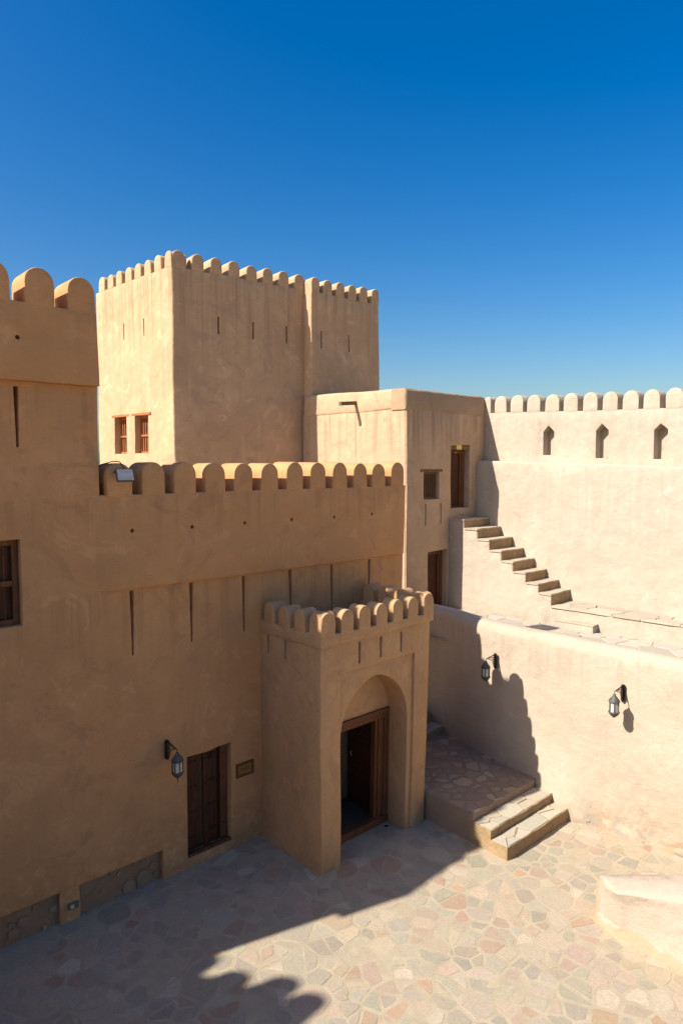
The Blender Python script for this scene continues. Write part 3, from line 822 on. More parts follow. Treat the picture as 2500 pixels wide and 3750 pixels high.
bm = bmesh.new(); box(bm, 15.6, 14.34, 9.12, 20.64, 18.72, 9.42); link('roof', bm, M['block'], bl, smooth=False)
bm = bmesh.new(); box(bm, 20.28, 13.92, 3.24, 20.76, 18.72, 9.96); link('back_wall', bm, M['block'], bl, smooth=False)
# window
window(bl, frame_mtx((15.942, 13.92, 6.7008), X, Y), 0.72, 0.84, M['greywood'], rails=(), bars=6, fr=.06, barw=.048)
bm = bmesh.new(); box(bm, 15.756, 13.77, 7.548, 16.794, 14.04, 7.626); link('lintel', bm, M['greywood'], bl, smooth=False, bevel=.006, seg=1)
def small_door(mtx, w, h, lint=True):
    bm = bmesh.new()
    box(bm, 0, 0, 0, .07, .12, h, mtx); box(bm, w - .12, -.0, 0, w, .12, h, mtx); box(bm, w - .20, .035, .06, w - .12, .12, h - .095, mtx); box(bm, .07, .002, h - .11, w - .12, .12, h, mtx); box(bm, .07, .002, 0, w - .12, .12, .066, mtx)
    d = link('door', bm, M['framewood'], bl, smooth=False, bevel=.005, seg=1)
    bm = bmesh.new(); box(bm, .078, .09, .072, w - .21, .13, h - .115, mtx); link('door_leaf', bm, M['doorwood'], d, smooth=False)
    for zz in (.38, .75, 1.12):
        for x in (.216, .312, .408):
            bm = bmesh.new(); bmesh.ops.create_uvsphere(bm, u_segments=6, v_segments=4, radius=.019, matrix=Matrix.Translation(mtx @ Vector((x, .086, zz * h / 1.5)))); link('stud', bm, M['iron'], d)
    return d
d2 = small_door(frame_mtx((17.2464, 14.004, 6.3648), X, Y), 0.936, 1.872)
bm = bmesh.new(); box(bm, 17.2344, 13.818, 8.244, 18.174, 14.016, 8.382); link('lintel', bm, M['greywood'], bl, smooth=False, bevel=.006, seg=1)
small_door(frame_mtx((16.1688, 14.004, 3.1848), X, Y), 0.936, 1.848)
# wooden water spout
sp_ = thing('water_spout', 'dark wooden roof spout sticking out of the sunlit block wall', 'spout', (15.12, 15.96, 9.72))
bm = bmesh.new(); mt = Matrix.Translation((15.3, 15.96, 9.744)) @ Matrix.Rotation(R(-5), 4, 'Y')
box(bm, -.86, -.055, -.055, 0, .055, -.025, mt); box(bm, -.86, -.055, -.025, 0, -.03, .06, mt); box(bm, -.86, .03, -.025, 0, .055, .06, mt)
link('trough', bm, M['greywood'], sp_, smooth=False)
bm = bmesh.new(); box(bm, -.866, -.06, -.06, -.83, .06, .066, mt); link('trough_end', bm, M['greywood'], sp_, smooth=False)

# ================================================================== upper curtain wall
uw = thing('curtain_wall', 'sunlit crenellated wall with three pointed niches above the staircase', 'wall', (19.08, 6, 0))
zb = lambda y: 9.468 - (13.56 - y) * .031
bm = bmesh.new()
def pent(yc, w, z0, zsh, za): return [(yc - w / 2, z0), (yc + w / 2, z0), (yc + w / 2, zsh), (yc + .01, za), (yc - w / 2, zsh)]
NI = [(11.37, 8.064, 8.784, 8.976), (9.66, 7.962, 8.772, 8.964), (7.986, 7.92, 8.712, 8.88), (6.3, 7.872, 8.64, 8.832), (4.62, 7.824, 8.592, 8.784)]
outl = [(-3.6, 7.08), (13.824, 7.08), (13.824, zb(13.824)), (9.6, zb(9.6)), (-3.6, zb(-3.6))]
prism(bm, outl, [(pent(a, 0.37, b, c, d), .31) for a, b, c, d in NI], (18.96, 0, 0), Y, X, .50)
link('wall', bm, M['upper'], uw, bevel=.02, wobble=1.2)
zl = lambda y: 7.902 - (13.8 - y) * .027
bm = bmesh.new()
prism(bm, [(-3.6, 2.4), (13.824, 2.4), (13.824, zl(13.8)), (9.6, zl(9.6)), (-3.6, zl(-3.6))], [], (18.54, 0, 0), Y, X, 0.432, bev=.06)
link('wall_base', bm, M['upper'], uw, bevel=.07, seg=3, wobble=1.5)
sp = [(13.548, 13.812), (12.936, 13.392), (12.3, 12.78), (11.688, 12.156), (11.04, 11.508), (10.44, 10.896), (9.828, 10.272), (9.216, 9.672), (8.616, 9.072), (8.028, 8.484), (7.428, 7.884), (6.828, 7.284)]
y_ = 6.684
while y_ > -3.2: sp.append((y_ - 0.456, y_)); y_ -= 0.6
rs = random.Random(5)
for (a, b) in sp:
    bm = bmesh.new(); z0 = zb((a + b) / 2)
    prism(bm, merlon_outline(a, b, z0 - .04, z0 + 0.534 + rs.uniform(-.012, .012), rs), [], (18.96 - .003, 0, 0), Y, X, .44, grid=.11, edge=.10, bev=.02)
    link('merlon', bm, M['upper'], uw, bevel=.016, wobble=1.2)
for a, b, c, d in NI[:3]:
    bm = bmesh.new(); bmesh.ops.create_icosphere(bm, subdivisions=1, radius=.054, matrix=Matrix.Translation((19.116, a - .10, b + .024)) @ Matrix.Diagonal((1, 1.2, .6, 1)))
    link('loose_stone', bm, M['slab'], uw)

# ================================================================== terrace, staircase, bench
XW = 18.552                                        # foot of the curtain wall
ZT = 3.18                                         # level of the terrace
def xs(y): return 17.16 + (13.68 - max(y, 4.8)) * .0957
st = thing('upper_staircase', 'plastered staircase of eight steps climbing from the terrace to the upper doorway', 'staircase', (17.76, 11.4, ZT))
SZ = [(6.048, 13.236), (5.778, 12.768), (5.472, 12.324), (5.16, 11.928), (4.872, 11.532), (4.584, 11.112), (4.308, 10.704), (4.056, 10.308)]
prev = 13.788
rs = random.Random(9)
bm = bmesh.new()    # stepped plaster face of the flight
top_ = [(13.788, SZ[0][0] - .02)]
for k_, (z, y) in enumerate(SZ):
    top_.append((y + .004, z - .02)); top_.append((y + .004, (SZ[k_ + 1][0] if k_ < 7 else 4.45 - .2) - .02))
side = [(13.788, ZT - .05)] + top_
side = side[:-1] + [(SZ[-1][1] + .004, ZT - .05)]
TUv = Vector((xs(8.0) - xs(13.788), 8.0 - 13.788, 0)); kk = TUv.length / (13.788 - 8.0)
side = [((13.788 - y) * kk, z) for y, z in side]
prism(bm, side, [], (xs(13.788) + .003, 13.788, 0), TUv, Vector((-TUv.y, TUv.x, 0)), .14, grid=.3)
link('side_face', bm, M['upper'], st, bevel=.006, wobble=.3)
for i, (z, y) in enumerate(SZ):
    bm = bmesh.new()
    n = 7
    def colx(k, yy): return xs(yy) + .02 + (XW - xs(yy) - .02) * k / n
    jit = [rs.uniform(-.018, .018) for _ in range(n + 1)]
    lo0 = [bm.verts.new((colx(k, y), y + .02, ZT - .05)) for k in range(n + 1)]
    hi0 = [bm.verts.new((colx(k, y), y + jit[k], z + rs.uniform(-.012, .008))) for k in range(n + 1)]
    yb = prev + .01
    lo1 = [bm.verts.new((colx(k, yb), yb, ZT - .05)) for k in range(n + 1)]
    hi1 = [bm.verts.new((colx(k, yb), yb, z + rs.uniform(-.004, .004))) for k in range(n + 1)]
    for k in range(n):
        for a_, b_ in ((lo0, hi0), (hi0, hi1), (hi1, lo1), (lo1, lo0)): bm.faces.new([a_[k], a_[k + 1], b_[k + 1], b_[k]])
    bm.faces.new([lo0[0], hi0[0], hi1[0], lo1[0]]); bm.faces.new([lo0[n], lo1[n], hi1[n], hi0[n]])
    s_ = link('step', bm, M['stepriser'], st, bevel=.008, seg=1)
    bm = bmesh.new()   # worn stone tread let into the top
    a0 = [bm.verts.new((colx(k, y) - (.045 if k == 0 else 0) - (.02 if k == n else 0), y - .012 + jit[k], z + .012 + rs.uniform(-.006, .006))) for k in range(n + 1)]
    a1 = [bm.verts.new((colx(k, yb) - (.045 if k == 0 else 0) - (.02 if k == n else 0), yb - .03, z + .008)) for k in range(n + 1)]
    b0 = [bm.verts.new(v.co - Vector((0, 0, .045 + rs.uniform(-.012, .012)))) for v in a0]
    b1 = [bm.verts.new(v.co - Vector((0, 0, .045))) for v in a1]
    for k in range(n):
        bm.faces.new([a0[k], a0[k + 1], a1[k + 1], a1[k]]); bm.faces.new([b0[k], b0[k + 1], a0[k + 1], a0[k]]); bm.faces.new([b1[k], a1[k], a1[k + 1], b1[k + 1]]); bm.faces.new([b0[k], b1[k], b1[k + 1], b0[k + 1]])
    bm.faces.new([a0[0], a1[0], b1[0], b0[0]]); bm.faces.new([a0[n], b0[n], b1[n], a1[n]])
    link('tread', bm, M['slab'], s_)
    prev = y
# raised bench that the stair runs on to
be = thing('terrace_bench', 'long low plastered platform capped with thin stone along the curtain wall foot', 'platform', (18.0, 5, ZT))
bm = bmesh.new(); ys = [10.32 - .3 * i for i in range(46)]
rows = []
for y in ys: rows.append([bm.verts.new(Vector((x, y, z)) + noise.noise_vector(Vector((x, y * 1.5, z))) * .012) for x, z in ((xs(y), ZT - .05), (xs(y), 3.672), (XW, 3.696), (XW, ZT - .05))])
for a_, b_ in zip(rows, rows[1:]):
    for k in range(3): bm.faces.new([a_[k], a_[k + 1], b_[k + 1], b_[k]])
bm.faces.new(rows[0]); bm.faces.new(rows[-1][::-1])
link('body', bm, M['upper'], be)
cc = cells(17.16, -3, XW - .02, 10.296, .24, .50, 21, joint=(.003, .012), tries=2500)
def bplace(a, b, d):
    e = noise.noise(Vector((b * 3, 0, 5))) * .025
    x = a if a > 17.88 else max(a, xs(b) - .04 + e)
    return Vector((x, b, 3.702 + d))
lay(be, [c for c in cc if max(p[0] for p in c[0]) > xs(c[2][1])], 0.0, (.034, .048), 22, name='cap_stone', place=bplace, pal=[(.60, .51, .39), (.57, .48, .37), (.62, .53, .41)], limit=120)
sb = thing('terrace_step', 'small single stone block step standing on the terrace before the bench', 'step', (17.52, 9.48, ZT))
bm = bmesh.new(); box(bm, 17.328, 8.94, ZT - .05, 17.76, 10.104, 3.36); bmesh.ops.subdivide_edges(bm, edges=bm.edges[:], cuts=4, use_grid_fill=True)
link('block', bm, M['upper'], sb, bevel=.012, wobble=1.5)
bm = bmesh.new(); box(bm, 17.316, 8.928, 3.3648, 17.748, 10.104, 3.402); bmesh.ops.subdivide_edges(bm, edges=bm.edges[:], cuts=4, use_grid_fill=True)
link('cap_stone', bm, M['slab'], sb, bevel=.006, wobble=2)

# retaining wall with rounded parapet top; the foot flares out unevenly
rw = thing('retaining_wall', 'sunlit plastered terrace wall with rounded top carrying two lanterns', 'wall', (13.8, 6, 0))
def pl_(P_, y):
    if y <= P_[0][0]: return P_[0][1]
    for a_, b_ in zip(P_, P_[1:]):
        if y <= b_[0]: return a_[1] + (b_[1] - a_[1]) * (y - a_[0]) / (b_[0] - a_[0])
    return P_[-1][1]
def foot(y): return pl_([(-3, 13.8), (4.8, 13.78), (5.6, 13.72), (6.7, 13.60), (7.35, 13.36), (8.2, 13.42), (9.0, 13.52), (10.2, 13.75), (11.5, 14.08), (14, 14.3)], y)
def sway(y): return pl_([(9.4, 0), (10.4, .12), (11.5, .42), (14, .6)], y)
zs_ = [-.2, 0, .12, .25, .4, .6, .85, 1.15, 1.5, 1.8, 2.1, 2.4, 2.7, 3.0, 3.3, 3.52]
prof_top = [(13.60, 3.72), (13.615, 3.80), (13.65, 3.87), (13.70, 3.92), (13.80, 3.95), (13.95, 3.955), (14.04, 3.92), (14.08, 3.84), (14.10, 3.0), (14.10, -.2)]
bm = bmesh.new(); rows = []
y = 13.75
while y > -3.2:
    row = []
    f = foot(y)
    for z in zs_:
        t_ = min(1, max(0, z / 1.7)); t_ = t_ * t_ * (3 - 2 * t_)
        row.append((f + (13.57 + sway(y) - f) * t_ + .03 * max(0, z - 1.7) / 2, z))
    row += [(x + sway(y), z) for x, z in prof_top]
    r3 = []
    for x, z in row:
        v = Vector((x, y, z)); d = noise.noise_vector(v * .6) * .022 + noise.noise_vector(v * 1.7) * .009
        if z < .5: d += noise.noise_vector(v * 4.5) * .022 * (1 - z / .5)
        if z > 3.4: d *= 1.3
        r3.append(bm.verts.new(v + Vector((d.x, 0, d.z * (1 if z > 3.6 else 0)))))
    rows.append(r3); y -= .22
for a_, b_ in zip(rows, rows[1:]):
    for k in range(len(a_) - 1): bm.faces.new([a_[k], a_[k + 1], b_[k + 1], b_[k]])
bm.faces.new(rows[0]); bm.faces.new(rows[-1][::-1])
link('wall', bm, M['lower'], rw, angle=60)
# rubble that has lost its plaster at the foot
rs = random.Random(31)
for (y, z, r_) in ((7.05, .12, .13), (6.75, .22, .10), (6.45, .08, .15), (5.6, .1, .12), (5.35, .3, .10), (5.15, .08, .17), (4.9, .28, .12), (4.7, .1, .13), (6.1, .2, .08), (7.0, .45, .09), (5.9, .06, .12), (4.45, .14, .15), (4.2, .4, .1)):
    bm = bmesh.new(); tl = bm.loops.layers.float_color.new('tint')
    bmesh.ops.create_icosphere(bm, subdivisions=2, radius=r_, matrix=Matrix.Translation((foot(y) + .06, y, z)) @ Matrix.Diagonal((.45, 1.15, .75, 1)))
    for v in bm.verts: v.co += noise.noise_vector(v.co * 7) * .03
    t = pick_tint(rs, [(.40, .34, .27), (.46, .36, .26), (.38, .34, .28), (.50, .36, .24)])
    for f in bm.faces:
        for l in f.loops: l[tl] = (*t, 1)
    link('foot_stone', bm, M['stone'], rw)
# terrace floor
bm = bmesh.new()
n1, n2 = 14, 60
g_ = [[bm.verts.new((13.9 + (18.6 - 13.9) * i / n1, 13.75 - 17.0 * j / n2, ZT - .005 + .012 * noise.noise(Vector((i * .6, j * .6, 3))))) for j in range(n2 + 1)] for i in range(n1 + 1)]
for i in range(n1):
    for j in range(n2): bm.faces.new([g_[i][j], g_[i + 1][j], g_[i + 1][j + 1], g_[i][j + 1]])
te = link('terrace_floor', bm, M['slab'], None); te['kind'] = 'structure'
cc = cells(15.4, 3.0, 17.94, 13.6, .18, .42, 41, joint=(.008, .022), tries=3000)
cc = [c for c in cc if c[2][0] < xs(c[2][1]) + .1]
lay(te, cc, ZT + .002, (.004, .016), 42, name='flagstone', pal=[(.56, .50, .42), (.53, .49, .43), (.60, .54, .45), (.50, .47, .41)], limit=160)

# ================================================================== entrance steps and landing
es = thing('entrance_steps', 'stone landing with three broad steps beside the gate porch, half in shadow', 'steps', (12.3, 9, 0))
rs = random.Random(77)
def ragged(x0, x1, y0, y1, z0, z1, n=12, m='stepriser', name='step'):
    bm = bmesh.new(); X_ = [x0 + (x1 - x0) * k / n for k in range(n + 1)]
    F0 = [bm.verts.new((x, y0 + rs.uniform(-.006, .012), z0)) for x in X_]
    F1 = [bm.verts.new((x, y0 + rs.uniform(-.015, .015), z1 - rs.uniform(0, .012))) for x in X_]
    B1 = [bm.verts.new((x, y1, z1 - .004)) for x in X_]; B0 = [bm.verts.new((x, y1, z0)) for x in X_]
    for k in range(n):
        for a_, b_ in ((F0, F1), (F1, B1), (B1, B0), (B0, F0)): bm.faces.new([a_[k], a_[k + 1], b_[k + 1], b_[k]])
    bm.faces.new([F0[0], B0[0], B1[0], F1[0]]); bm.faces.new([F0[n], F1[n], B1[n], B0[n]])
    return link(name, bm, M[m], es, bevel=.010, seg=2)
s1 = ragged(11.07, 13.62, 7.35, 7.80, -.1, .275)
s2 = ragged(11.085, 13.62, 7.76, 8.27, -.1, .455)
s3 = ragged(11.10, 14.2, 8.22, 11.6, -.1, .625, name='landing')
warm = [(.66, .56, .42), (.62, .53, .40), (.66, .50, .35), (.58, .52, .41)]
for s_, (a_, b_, c_, d_, z) in ((s1, (11.08, 7.36, 13.5, 7.75, .268)), (s2, (11.10, 7.77, 13.5, 8.21, .448))):
    lay(s_, cells(a_, b_, c_, d_, .16, .34, int(z * 100), joint=(.006, .015), tries=900), z, (.008, .018), 3, name='tread_stone', pal=warm)
s3.data.materials[0] = M['warmmortar']
lay(s3, cells(11.115, 8.24, 14.1, 11.33, .09, .27, 61, joint=(.014, .06), tries=4500, power=1.1, split=.4), .622, (.002, .008), 8, name='paving_stone', m='warmstone',
    pal=[(.44, .30, .19), (.62, .44, .27), (.40, .28, .18), (.42, .29, .19), (.50, .33, .20), (.66, .48, .30), (.38, .28, .20)])
# steps climbing on behind the porch
bs = thing('back_steps', 'dim stone steps rising behind the porch corner', 'steps', (13.2, 11.8, .6))
for i, (y, z) in enumerate(((11.34, .80), (11.80, .99), (12.25, 1.18))):
    bm = bmesh.new(); box(bm, 12.42, y, .5, 14.4, y + .5, z); bmesh.ops.subdivide_edges(bm, edges=bm.edges[:], cuts=3, use_grid_fill=True)
    s_ = link('step', bm, M['stepriser'], bs, bevel=.02, wobble=2)
    lay(s_, cells(12.44, y + .01, 14.0, y + .44, .14, .26, i + 5, joint=(.006, .015), tries=300), z, (.006, .018), 3, name='tread_stone', pal=warm)
# ================================================================== low wall in the bottom right corner
lw = thing('low_wall', 'low sunlit plastered wall with rounded top in the bottom right corner', 'wall', (10.8, 4.2, 0))
bm = bmesh.new()
# centre-line stations: face foot, face top, back top, back foot
ST = [(( 10.66, 5.36, 0), (10.62, 5.14, .78), (10.78, 5.33, .80), (11.05, 5.55, 0)),
      (( 10.56, 4.98, 0), (10.53, 4.90, .83), (10.98, 5.12, .85), (11.20, 5.30, 0)),
      (( 10.55, 4.45, 0), (10.60, 4.45, .95), (11.12, 4.72, .97), (11.35, 4.85, 0)),
      (( 10.52, 3.90, 0), (10.68, 3.95, 1.10), (11.36, 4.22, 1.13), (11.60, 4.35, 0)),
      (( 10.48, 3.20, 0), (10.80, 3.30, 1.25), (11.60, 3.55, 1.27), (11.90, 3.6, 0)),
      (( 10.40, 1.50, 0), (10.95, 1.60, 1.45), (11.90, 1.75, 1.46), (12.20, 1.8, 0))]
def lerp(a_, b_, t_): return tuple(p + (q_ - p) * t_ for p, q_ in zip(a_, b_))
stn = []
for a_, b_ in zip(ST, ST[1:]):
    for k in range(5): stn.append(tuple(lerp(p, q_, k / 5) for p, q_ in zip(a_, b_)))
stn.append(ST[-1])
rows = []
for si, (ff, ft, bt, bf) in enumerate(stn):
    row = [(ff[0], ff[1], -.1)]
    for k in range(6):
        t_ = k / 5; p = Vector(lerp(ff, ft, t_ * .9)); p += Vector((.10 * (t_ * (1 - t_)), 0, 0)); row.append(tuple(p))
    ft_, bt_ = Vector(ft), Vector(bt); d_ = (bt_ - ft_)
    row.append(tuple(ft_ + d_ * .0 + Vector((-.018, 0, -.045)))); row.append(tuple(ft_ + d_ * .03 + Vector((-.006, 0, -.008)))); row.append(tuple(ft_ + d_ * .12 + Vector((0, 0, .012)))); row.append(tuple(ft_ + d_ * .5 + Vector((0, 0, .03))))
    row.append(tuple(bt_ - d_ * .12 + Vector((0, 0, .012)))); row.append(tuple(bt_ + Vector((0, 0, -.05)))); row.append(tuple(Vector(lerp(bt, bf, .5)))); row.append((bf[0], bf[1], -.1))
    rows.append([bm.verts.new(wob(Vector(p) + noise.noise_vector(Vector(p) * 3) * .014, 1.2)) for p in row])
for a_, b_ in zip(rows, rows[1:]):
    for k in range(len(a_) - 1): bm.faces.new([a_[k], a_[k + 1], b_[k + 1], b_[k]])
bm.faces.new(rows[0]); bm.faces.new(rows[-1][::-1])
lo_ = link('body', bm, M['lowwall'], lw, angle=75, bevel=.05, seg=3)

# ================================================================== wall out of view on the left, whose merlons throw the scalloped shadow
sw = thing('west_wall', 'crenellated wall on the far side of the courtyard', 'wall', (-6.5, 12, 0))
WU = Vector((-.10, 1.0, 0)).normalized(); WNn = Vector((-1.0, -.10, 0)).normalized()
WO = Vector((-5.86, 10.24, 0))
bm = bmesh.new(); prism(bm, [(0, 0), (6, 0), (6, 9.9), (1.5, 10.02), (1.0, 10.30), (.5, 10.48), (0, 10.50)], [], WO, WU, WNn, .6, grid=1.0, edge=1.0); link('wall', bm, M['near'], sw)
for k, (a_, w_, zt) in enumerate(((0.0, .44, 10.89), (.50, .44, 10.86), (.99, .42, 10.47), (1.62, .42, 10.40), (2.2, .42, 10.35), (2.75, .42, 10.35), (3.3, .42, 10.35), (3.85, .42, 10.35))):
    bm = bmesh.new(); prism(bm, merlon_outline(a_, a_ + w_, 9.8, zt, rs), [], WO - WNn * .003, WU, WNn, .45, grid=0, edge=.12); link('merlon', bm, M['near'], sw, bevel=.014)

wg = thing('west_sky_blocker', 'unseen flat roofed mass on the west side, added to shade the courtyard', 'building', (-3.5, 4, 0))  # added out of view; cuts sky light to darken the lower left
bm = bmesh.new(); prism(bm, [(-2.5, -.2), (9.2, -.2), (9.2, 5.8), (-2.5, 5.8)], [], (-1.9, 0, 0), Y, -X, 3.6, grid=.6, edge=.5); link('wall', bm, M['near'], wg, bevel=.03, wobble=1)

# ================================================================== lanterns
def lantern(loc, out, label, drop_tip=False, s=1.0, cant=0.0):
    """wall lantern: loc on the wall at the bracket's middle, out = unit vector away from the wall"""
    L = thing('wall_lantern', label, 'lantern', loc, 'wrought wall lanterns')
    out = Vector(out).normalized(); side = out.cross(Zz); L0 = Vector(loc)
    bm = bmesh.new()   # back plate
    m_ = frame_mtx(L0, side, out)
    pl = [(-.045, -.17), (0, -.215), (.045, -.17), (.045, .13), (.025, .165), (-.025, .165), (-.045, .13)]
    f = [bm.verts.new(m_ @ Vector((a_, .005, b_))) for a_, b_ in pl]; g2 = [bm.verts.new(m_ @ Vector((a_, .04, b_))) for a_, b_ in pl]
    bm.faces.new(f); bm.faces.new(g2)
    for i in range(len(pl)): bm.faces.new([f[i], f[(i + 1) % len(pl)], g2[(i + 1) % len(pl)], g2[i]])
    link('back_plate', bm, M['iron'], L, smooth=False, bevel=.006)
    bm = bmesh.new()   # arm and openwork bracket
    tip = Vector((0, .40, .10))
    tube(bm, [m_ @ Vector((0, .03, .145)), m_ @ Vector((0, .2, .125)), m_ @ tip], [.013, .011, .009])
    arm = link('arm', bm, M['iron'], L)
    bm = bmesh.new()
    # curved lower edge and scrolls
    cur = [(.05, -.17), (.10, -.10), (.13, -.02), (.20, .04), (.28, .07), (.33, .10)]
    tube(bm, [m_ @ Vector((0, a_, b_)) for a_, b_ in cur], .008, 5)
    rs_ = random.Random(4)
    for cy_, cz_, rr in ((.085, .06, .035), (.08, -.02, .028), (.075, -.09, .022), (.155, .075, .03), (.225, .09, .022), (.135, .02, .018), (.28, .1, .014), (.06, .105, .02)):
        pts = [m_ @ Vector((0, cy_ + rr * math.cos(t_ * .9), cz_ + rr * math.sin(t_ * .9))) for t_ in range(7)]
        tube(bm, pts, .0065, 4)
    link('scrollwork', bm, M['brass'], L)
    c = m_ @ Vector((0, .40, 0))
    bm = bmesh.new(); tube(bm, [c + Zz * .10, c + Zz * .06], .006, 5); link('hook', bm, M['iron'], L)
    bm = bmesh.new(); z0 = .055
    prof = [(.008, z0 + .01), (.022, z0 - .01), (.03, z0 - .04), (.05, z0 - .07), (.055, z0 - .085), (.075, z0 - .105), (.078, z0 - .12), (.092, z0 - .135), (.094, z0 - .165), (.084, z0 - .175)]
    lathe(bm, prof, c, 10, 1.2); link('cap', bm, M['lampmetal'], L, angle=50)
    bm = bmesh.new(); lathe(bm, [(.085, z0 - .172), (.085, z0 - .365)], c, 8); link('pane', bm, M['glass'], L)
    bm = bmesh.new()
    for k in range(6):
        a_ = math.pi * 2 * k / 6 + .5; p = c + Vector((math.cos(a_), math.sin(a_), 0)) * .094
        tube(bm, [p + Zz * (z0 - .17), p + Zz * (z0 - .37)], .011, 4)
    link('glazing_bars', bm, M['lampmetal'], L)
    bm = bmesh.new()
    prof = [(.090, z0 - .362), (.096, z0 - .372), (.088, z0 - .395), (.078, z0 - .405), (.07, z0 - .43), (.045, z0 - .455), (.028, z0 - .475), (.012, z0 - .49)]
    if drop_tip: prof += [(.008, z0 - .50), (.006, z0 - .56), (.002, z0 - .58)]
    lathe(bm, prof, c, 10, 1.2); link('base', bm, M['lampmetal'], L, angle=50)
    return L
lantern((13.56, 9.43, 3.10), (-1, 0, 0), 'wall lantern on the retaining wall nearest the shadow edge')
lantern((13.57, 6.30, 3.10), (-1, 0, 0), 'wall lantern on fully sunlit retaining wall, rightmost of the three')
lantern((5.90, 11.325, 2.52), (0, -1, 0), 'dark wall lantern in shade left of the studded double door', drop_tip=True)

# ================================================================== floodlight and its cable on the first merlon
fl = thing('floodlight', 'square grey floodlight tilted down from the first merlon of the gate wall', 'floodlight', (5.05, 11.1, 7.6))
fm = Matrix.Translation((5.075, 11.04, 7.605)) @ Matrix.Rotation(R(-6), 4, 'Z') @ Matrix.Rotation(R(-24), 4, 'X')
bm = bmesh.new(); box(bm, -.15, -.02, -.115, .15, .03, .115, fm); link('housing', bm, M['floodgrey'], fl, smooth=False, bevel=.008)
bm = bmesh.new(); box(bm, -.133, -.026, -.098, .133, -.021, .098, fm); pn = link('panel', bm, M['floodpanel'], fl, smooth=False)
for zz in (-.075, -.05, .048, .073):
    bm = bmesh.new()
    for k in range(8): box(bm, -.105 + k * .03 - .008, -.030, zz - .006, -.105 + k * .03 + .008, -.0265, zz + .006, fm)
    link('led_row', bm, M['led'], pn, smooth=False)
bm = bmesh.new(); tube(bm, [(5.0, 11.24, 7.66), (4.92, 11.14, 7.655), (4.925, 11.05, 7.64)], .013, 5); tube(bm, [(5.2, 11.24, 7.66), (5.235, 11.14, 7.65), (5.225, 11.06, 7.62)], .013, 5)
link('bracket', bm, M['floodgrey'], fl)
bm = bmesh.new(); tube(bm, [(4.80, 11.6, 7.72), (4.86, 11.45, 7.79), (4.98, 11.34, 7.835), (5.055, 11.24, 7.84), (5.07, 11.2, 7.82), (5.085, 11.17, 7.77), (5.10, 11.11, 7.72), (5.10, 11.08, 7.66)], .009, 5)
o = link('cable', bm, M['cable'], None); tag(o, 'thin black cable running over the merlon down to the floodlight', 'cable')

# ================================================================== signs, socket, drain
def strokes(bm, m_, x0, x1, z, h, n, y, r, wide=.6):
    """a run of small letter-like strokes on one line"""
    x = x0; dx = (x1 - x0) / n
    for i in range(n):
        w = dx * wide
        box(bm, x, y, z, x + w, y + .002, z + h * .22, m_)
        if r.random() < .6: k = r.uniform(0, w * .7); box(bm, x + k, y - .0005, z + h * .22, x + k + w * .28, y + .002, z + h * r.uniform(.6, 1), m_)
        if r.random() < .35: k = r.uniform(0, w * .7); box(bm, x + k, y, z - h * .35, x + k + w * .25, y + .002, z - h * .15, m_)
        x += dx
sg = thing('wall_sign', 'wood framed yellow sign on shaded wall right of the studded double door', 'sign', (7.63, 11.32, 1.6))
m_ = frame_mtx((7.41, 11.305, 1.455), X, Y)
bm = bmesh.new()
for a_ in ((0, 0, 0, .43, .03, .045), (0, 0, .245, .43, .03, .29), (0, .0, .045, .055, .03, .245), (.375, .0, .045, .43, .03, .245)): box(bm, *a_, m_)
link('frame', bm, M['framewood'], sg, smooth=False, bevel=.004)
bm = bmesh.new(); box(bm, .055, .014, .045, .375, .024, .245, m_); pp = link('plate', bm, M['signyellow'], sg, smooth=False)
bm = bmesh.new(); r_ = random.Random(3)
strokes(bm, m_, .10, .33, .150, .04, 9, .0115, r_, .9); strokes(bm, m_, .15, .29, .105, .028, 8, .0115, r_, .7)
link('lettering', bm, M['ink'], pp, smooth=False)
bm = bmesh.new()
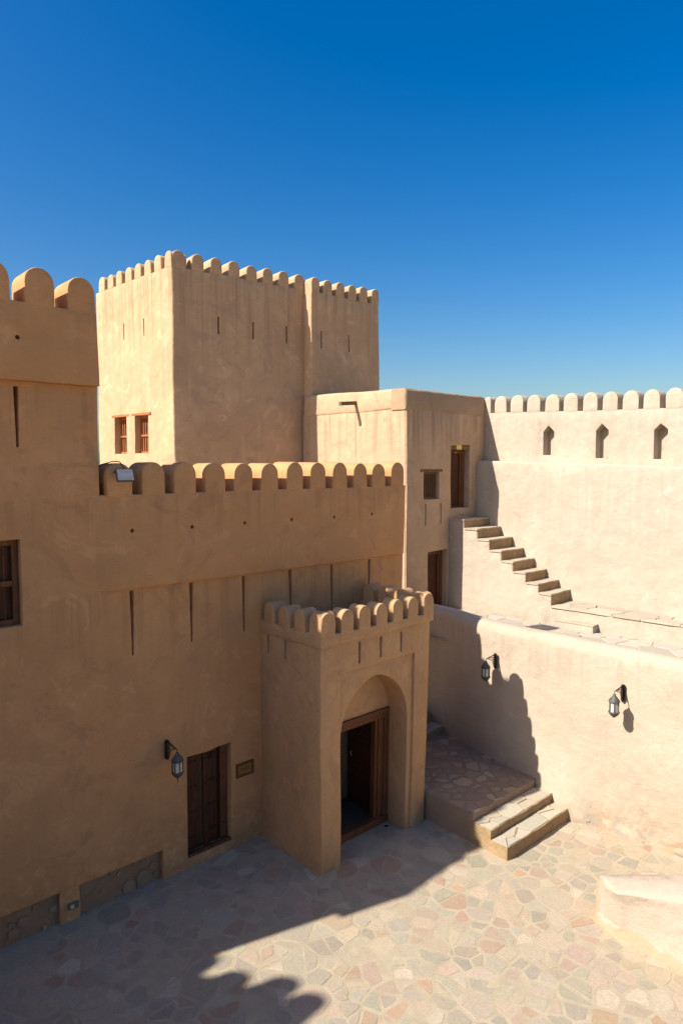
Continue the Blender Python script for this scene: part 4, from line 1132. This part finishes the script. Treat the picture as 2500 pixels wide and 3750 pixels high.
for x in (.027, .403): bmesh.ops.create_uvsphere(bm, u_segments=6, v_segments=4, radius=.008, matrix=Matrix.Translation(m_ @ Vector((x, 0, .145))))
link('screws', bm, M['iron'], sg)
sg = thing('door_sign', 'small bright yellow sign over the upper doorway of the gatehouse', 'sign', (17.64, 13.8, 8.316))
m_ = frame_mtx((17.508, 13.7964, 8.2536), X, Y)
bm = bmesh.new(); box(bm, 0, 0, 0, .258, .014, .138, m_); pp = link('plate', bm, M['signbright'], sg, smooth=False)
bm = bmesh.new(); strokes(bm, m_, .054, .21, .094, .022, 6, -.0022, r_, .8); strokes(bm, m_, .03, .228, .034, .026, 9, -.0022, r_, .75)
link('lettering', bm, M['inkbrown'], pp, smooth=False)
so_ = thing('socket_box', 'small socket box between the two rubble niches at the wall foot', 'socket', (4.1, 11.32, .29))
m_ = frame_mtx((4.025, 11.29, .235), X, Y)
bm = bmesh.new(); box(bm, 0, 0, 0, .17, .035, .105, m_); link('plate', bm, M['plastic'], so_, smooth=False, bevel=.006)
bm = bmesh.new(); box(bm, .025, -.006, .018, .085, -.001, .088, m_); link('socket', bm, M['socket'], so_, smooth=False)
dn = thing('floor_drain', 'small round dark drain in the paving before the porch door', 'drain', (10.25, 9.86, 0))
bm = bmesh.new()
lathe(bm, [(.075, .0), (.075, .022), (.062, .024), (.058, .012)], (10.25, 9.86, 0), 14); link('rim', bm, M['slab'], dn)
bm = bmesh.new(); lathe(bm, [(.056, .0), (.056, .0135)], (10.25, 9.86, 0), 14); link('grating', bm, M['iron'], dn)
bb = thing('light_bulb', 'tiny bare bulb hanging in the upper gatehouse doorway', 'bulb', (17.64, 13.944, 8.16))
bm = bmesh.new(); tube(bm, [(17.64, 13.944, 8.244), (17.64, 13.944, 8.184)], .009, 5); link('holder', bm, M['iron'], bb)
bm = bmesh.new(); bmesh.ops.create_uvsphere(bm, u_segments=8, v_segments=6, radius=.026, matrix=Matrix.Translation((17.64, 13.944, 8.1576))); link('bulb_glass', bm, M['glass'], bb)
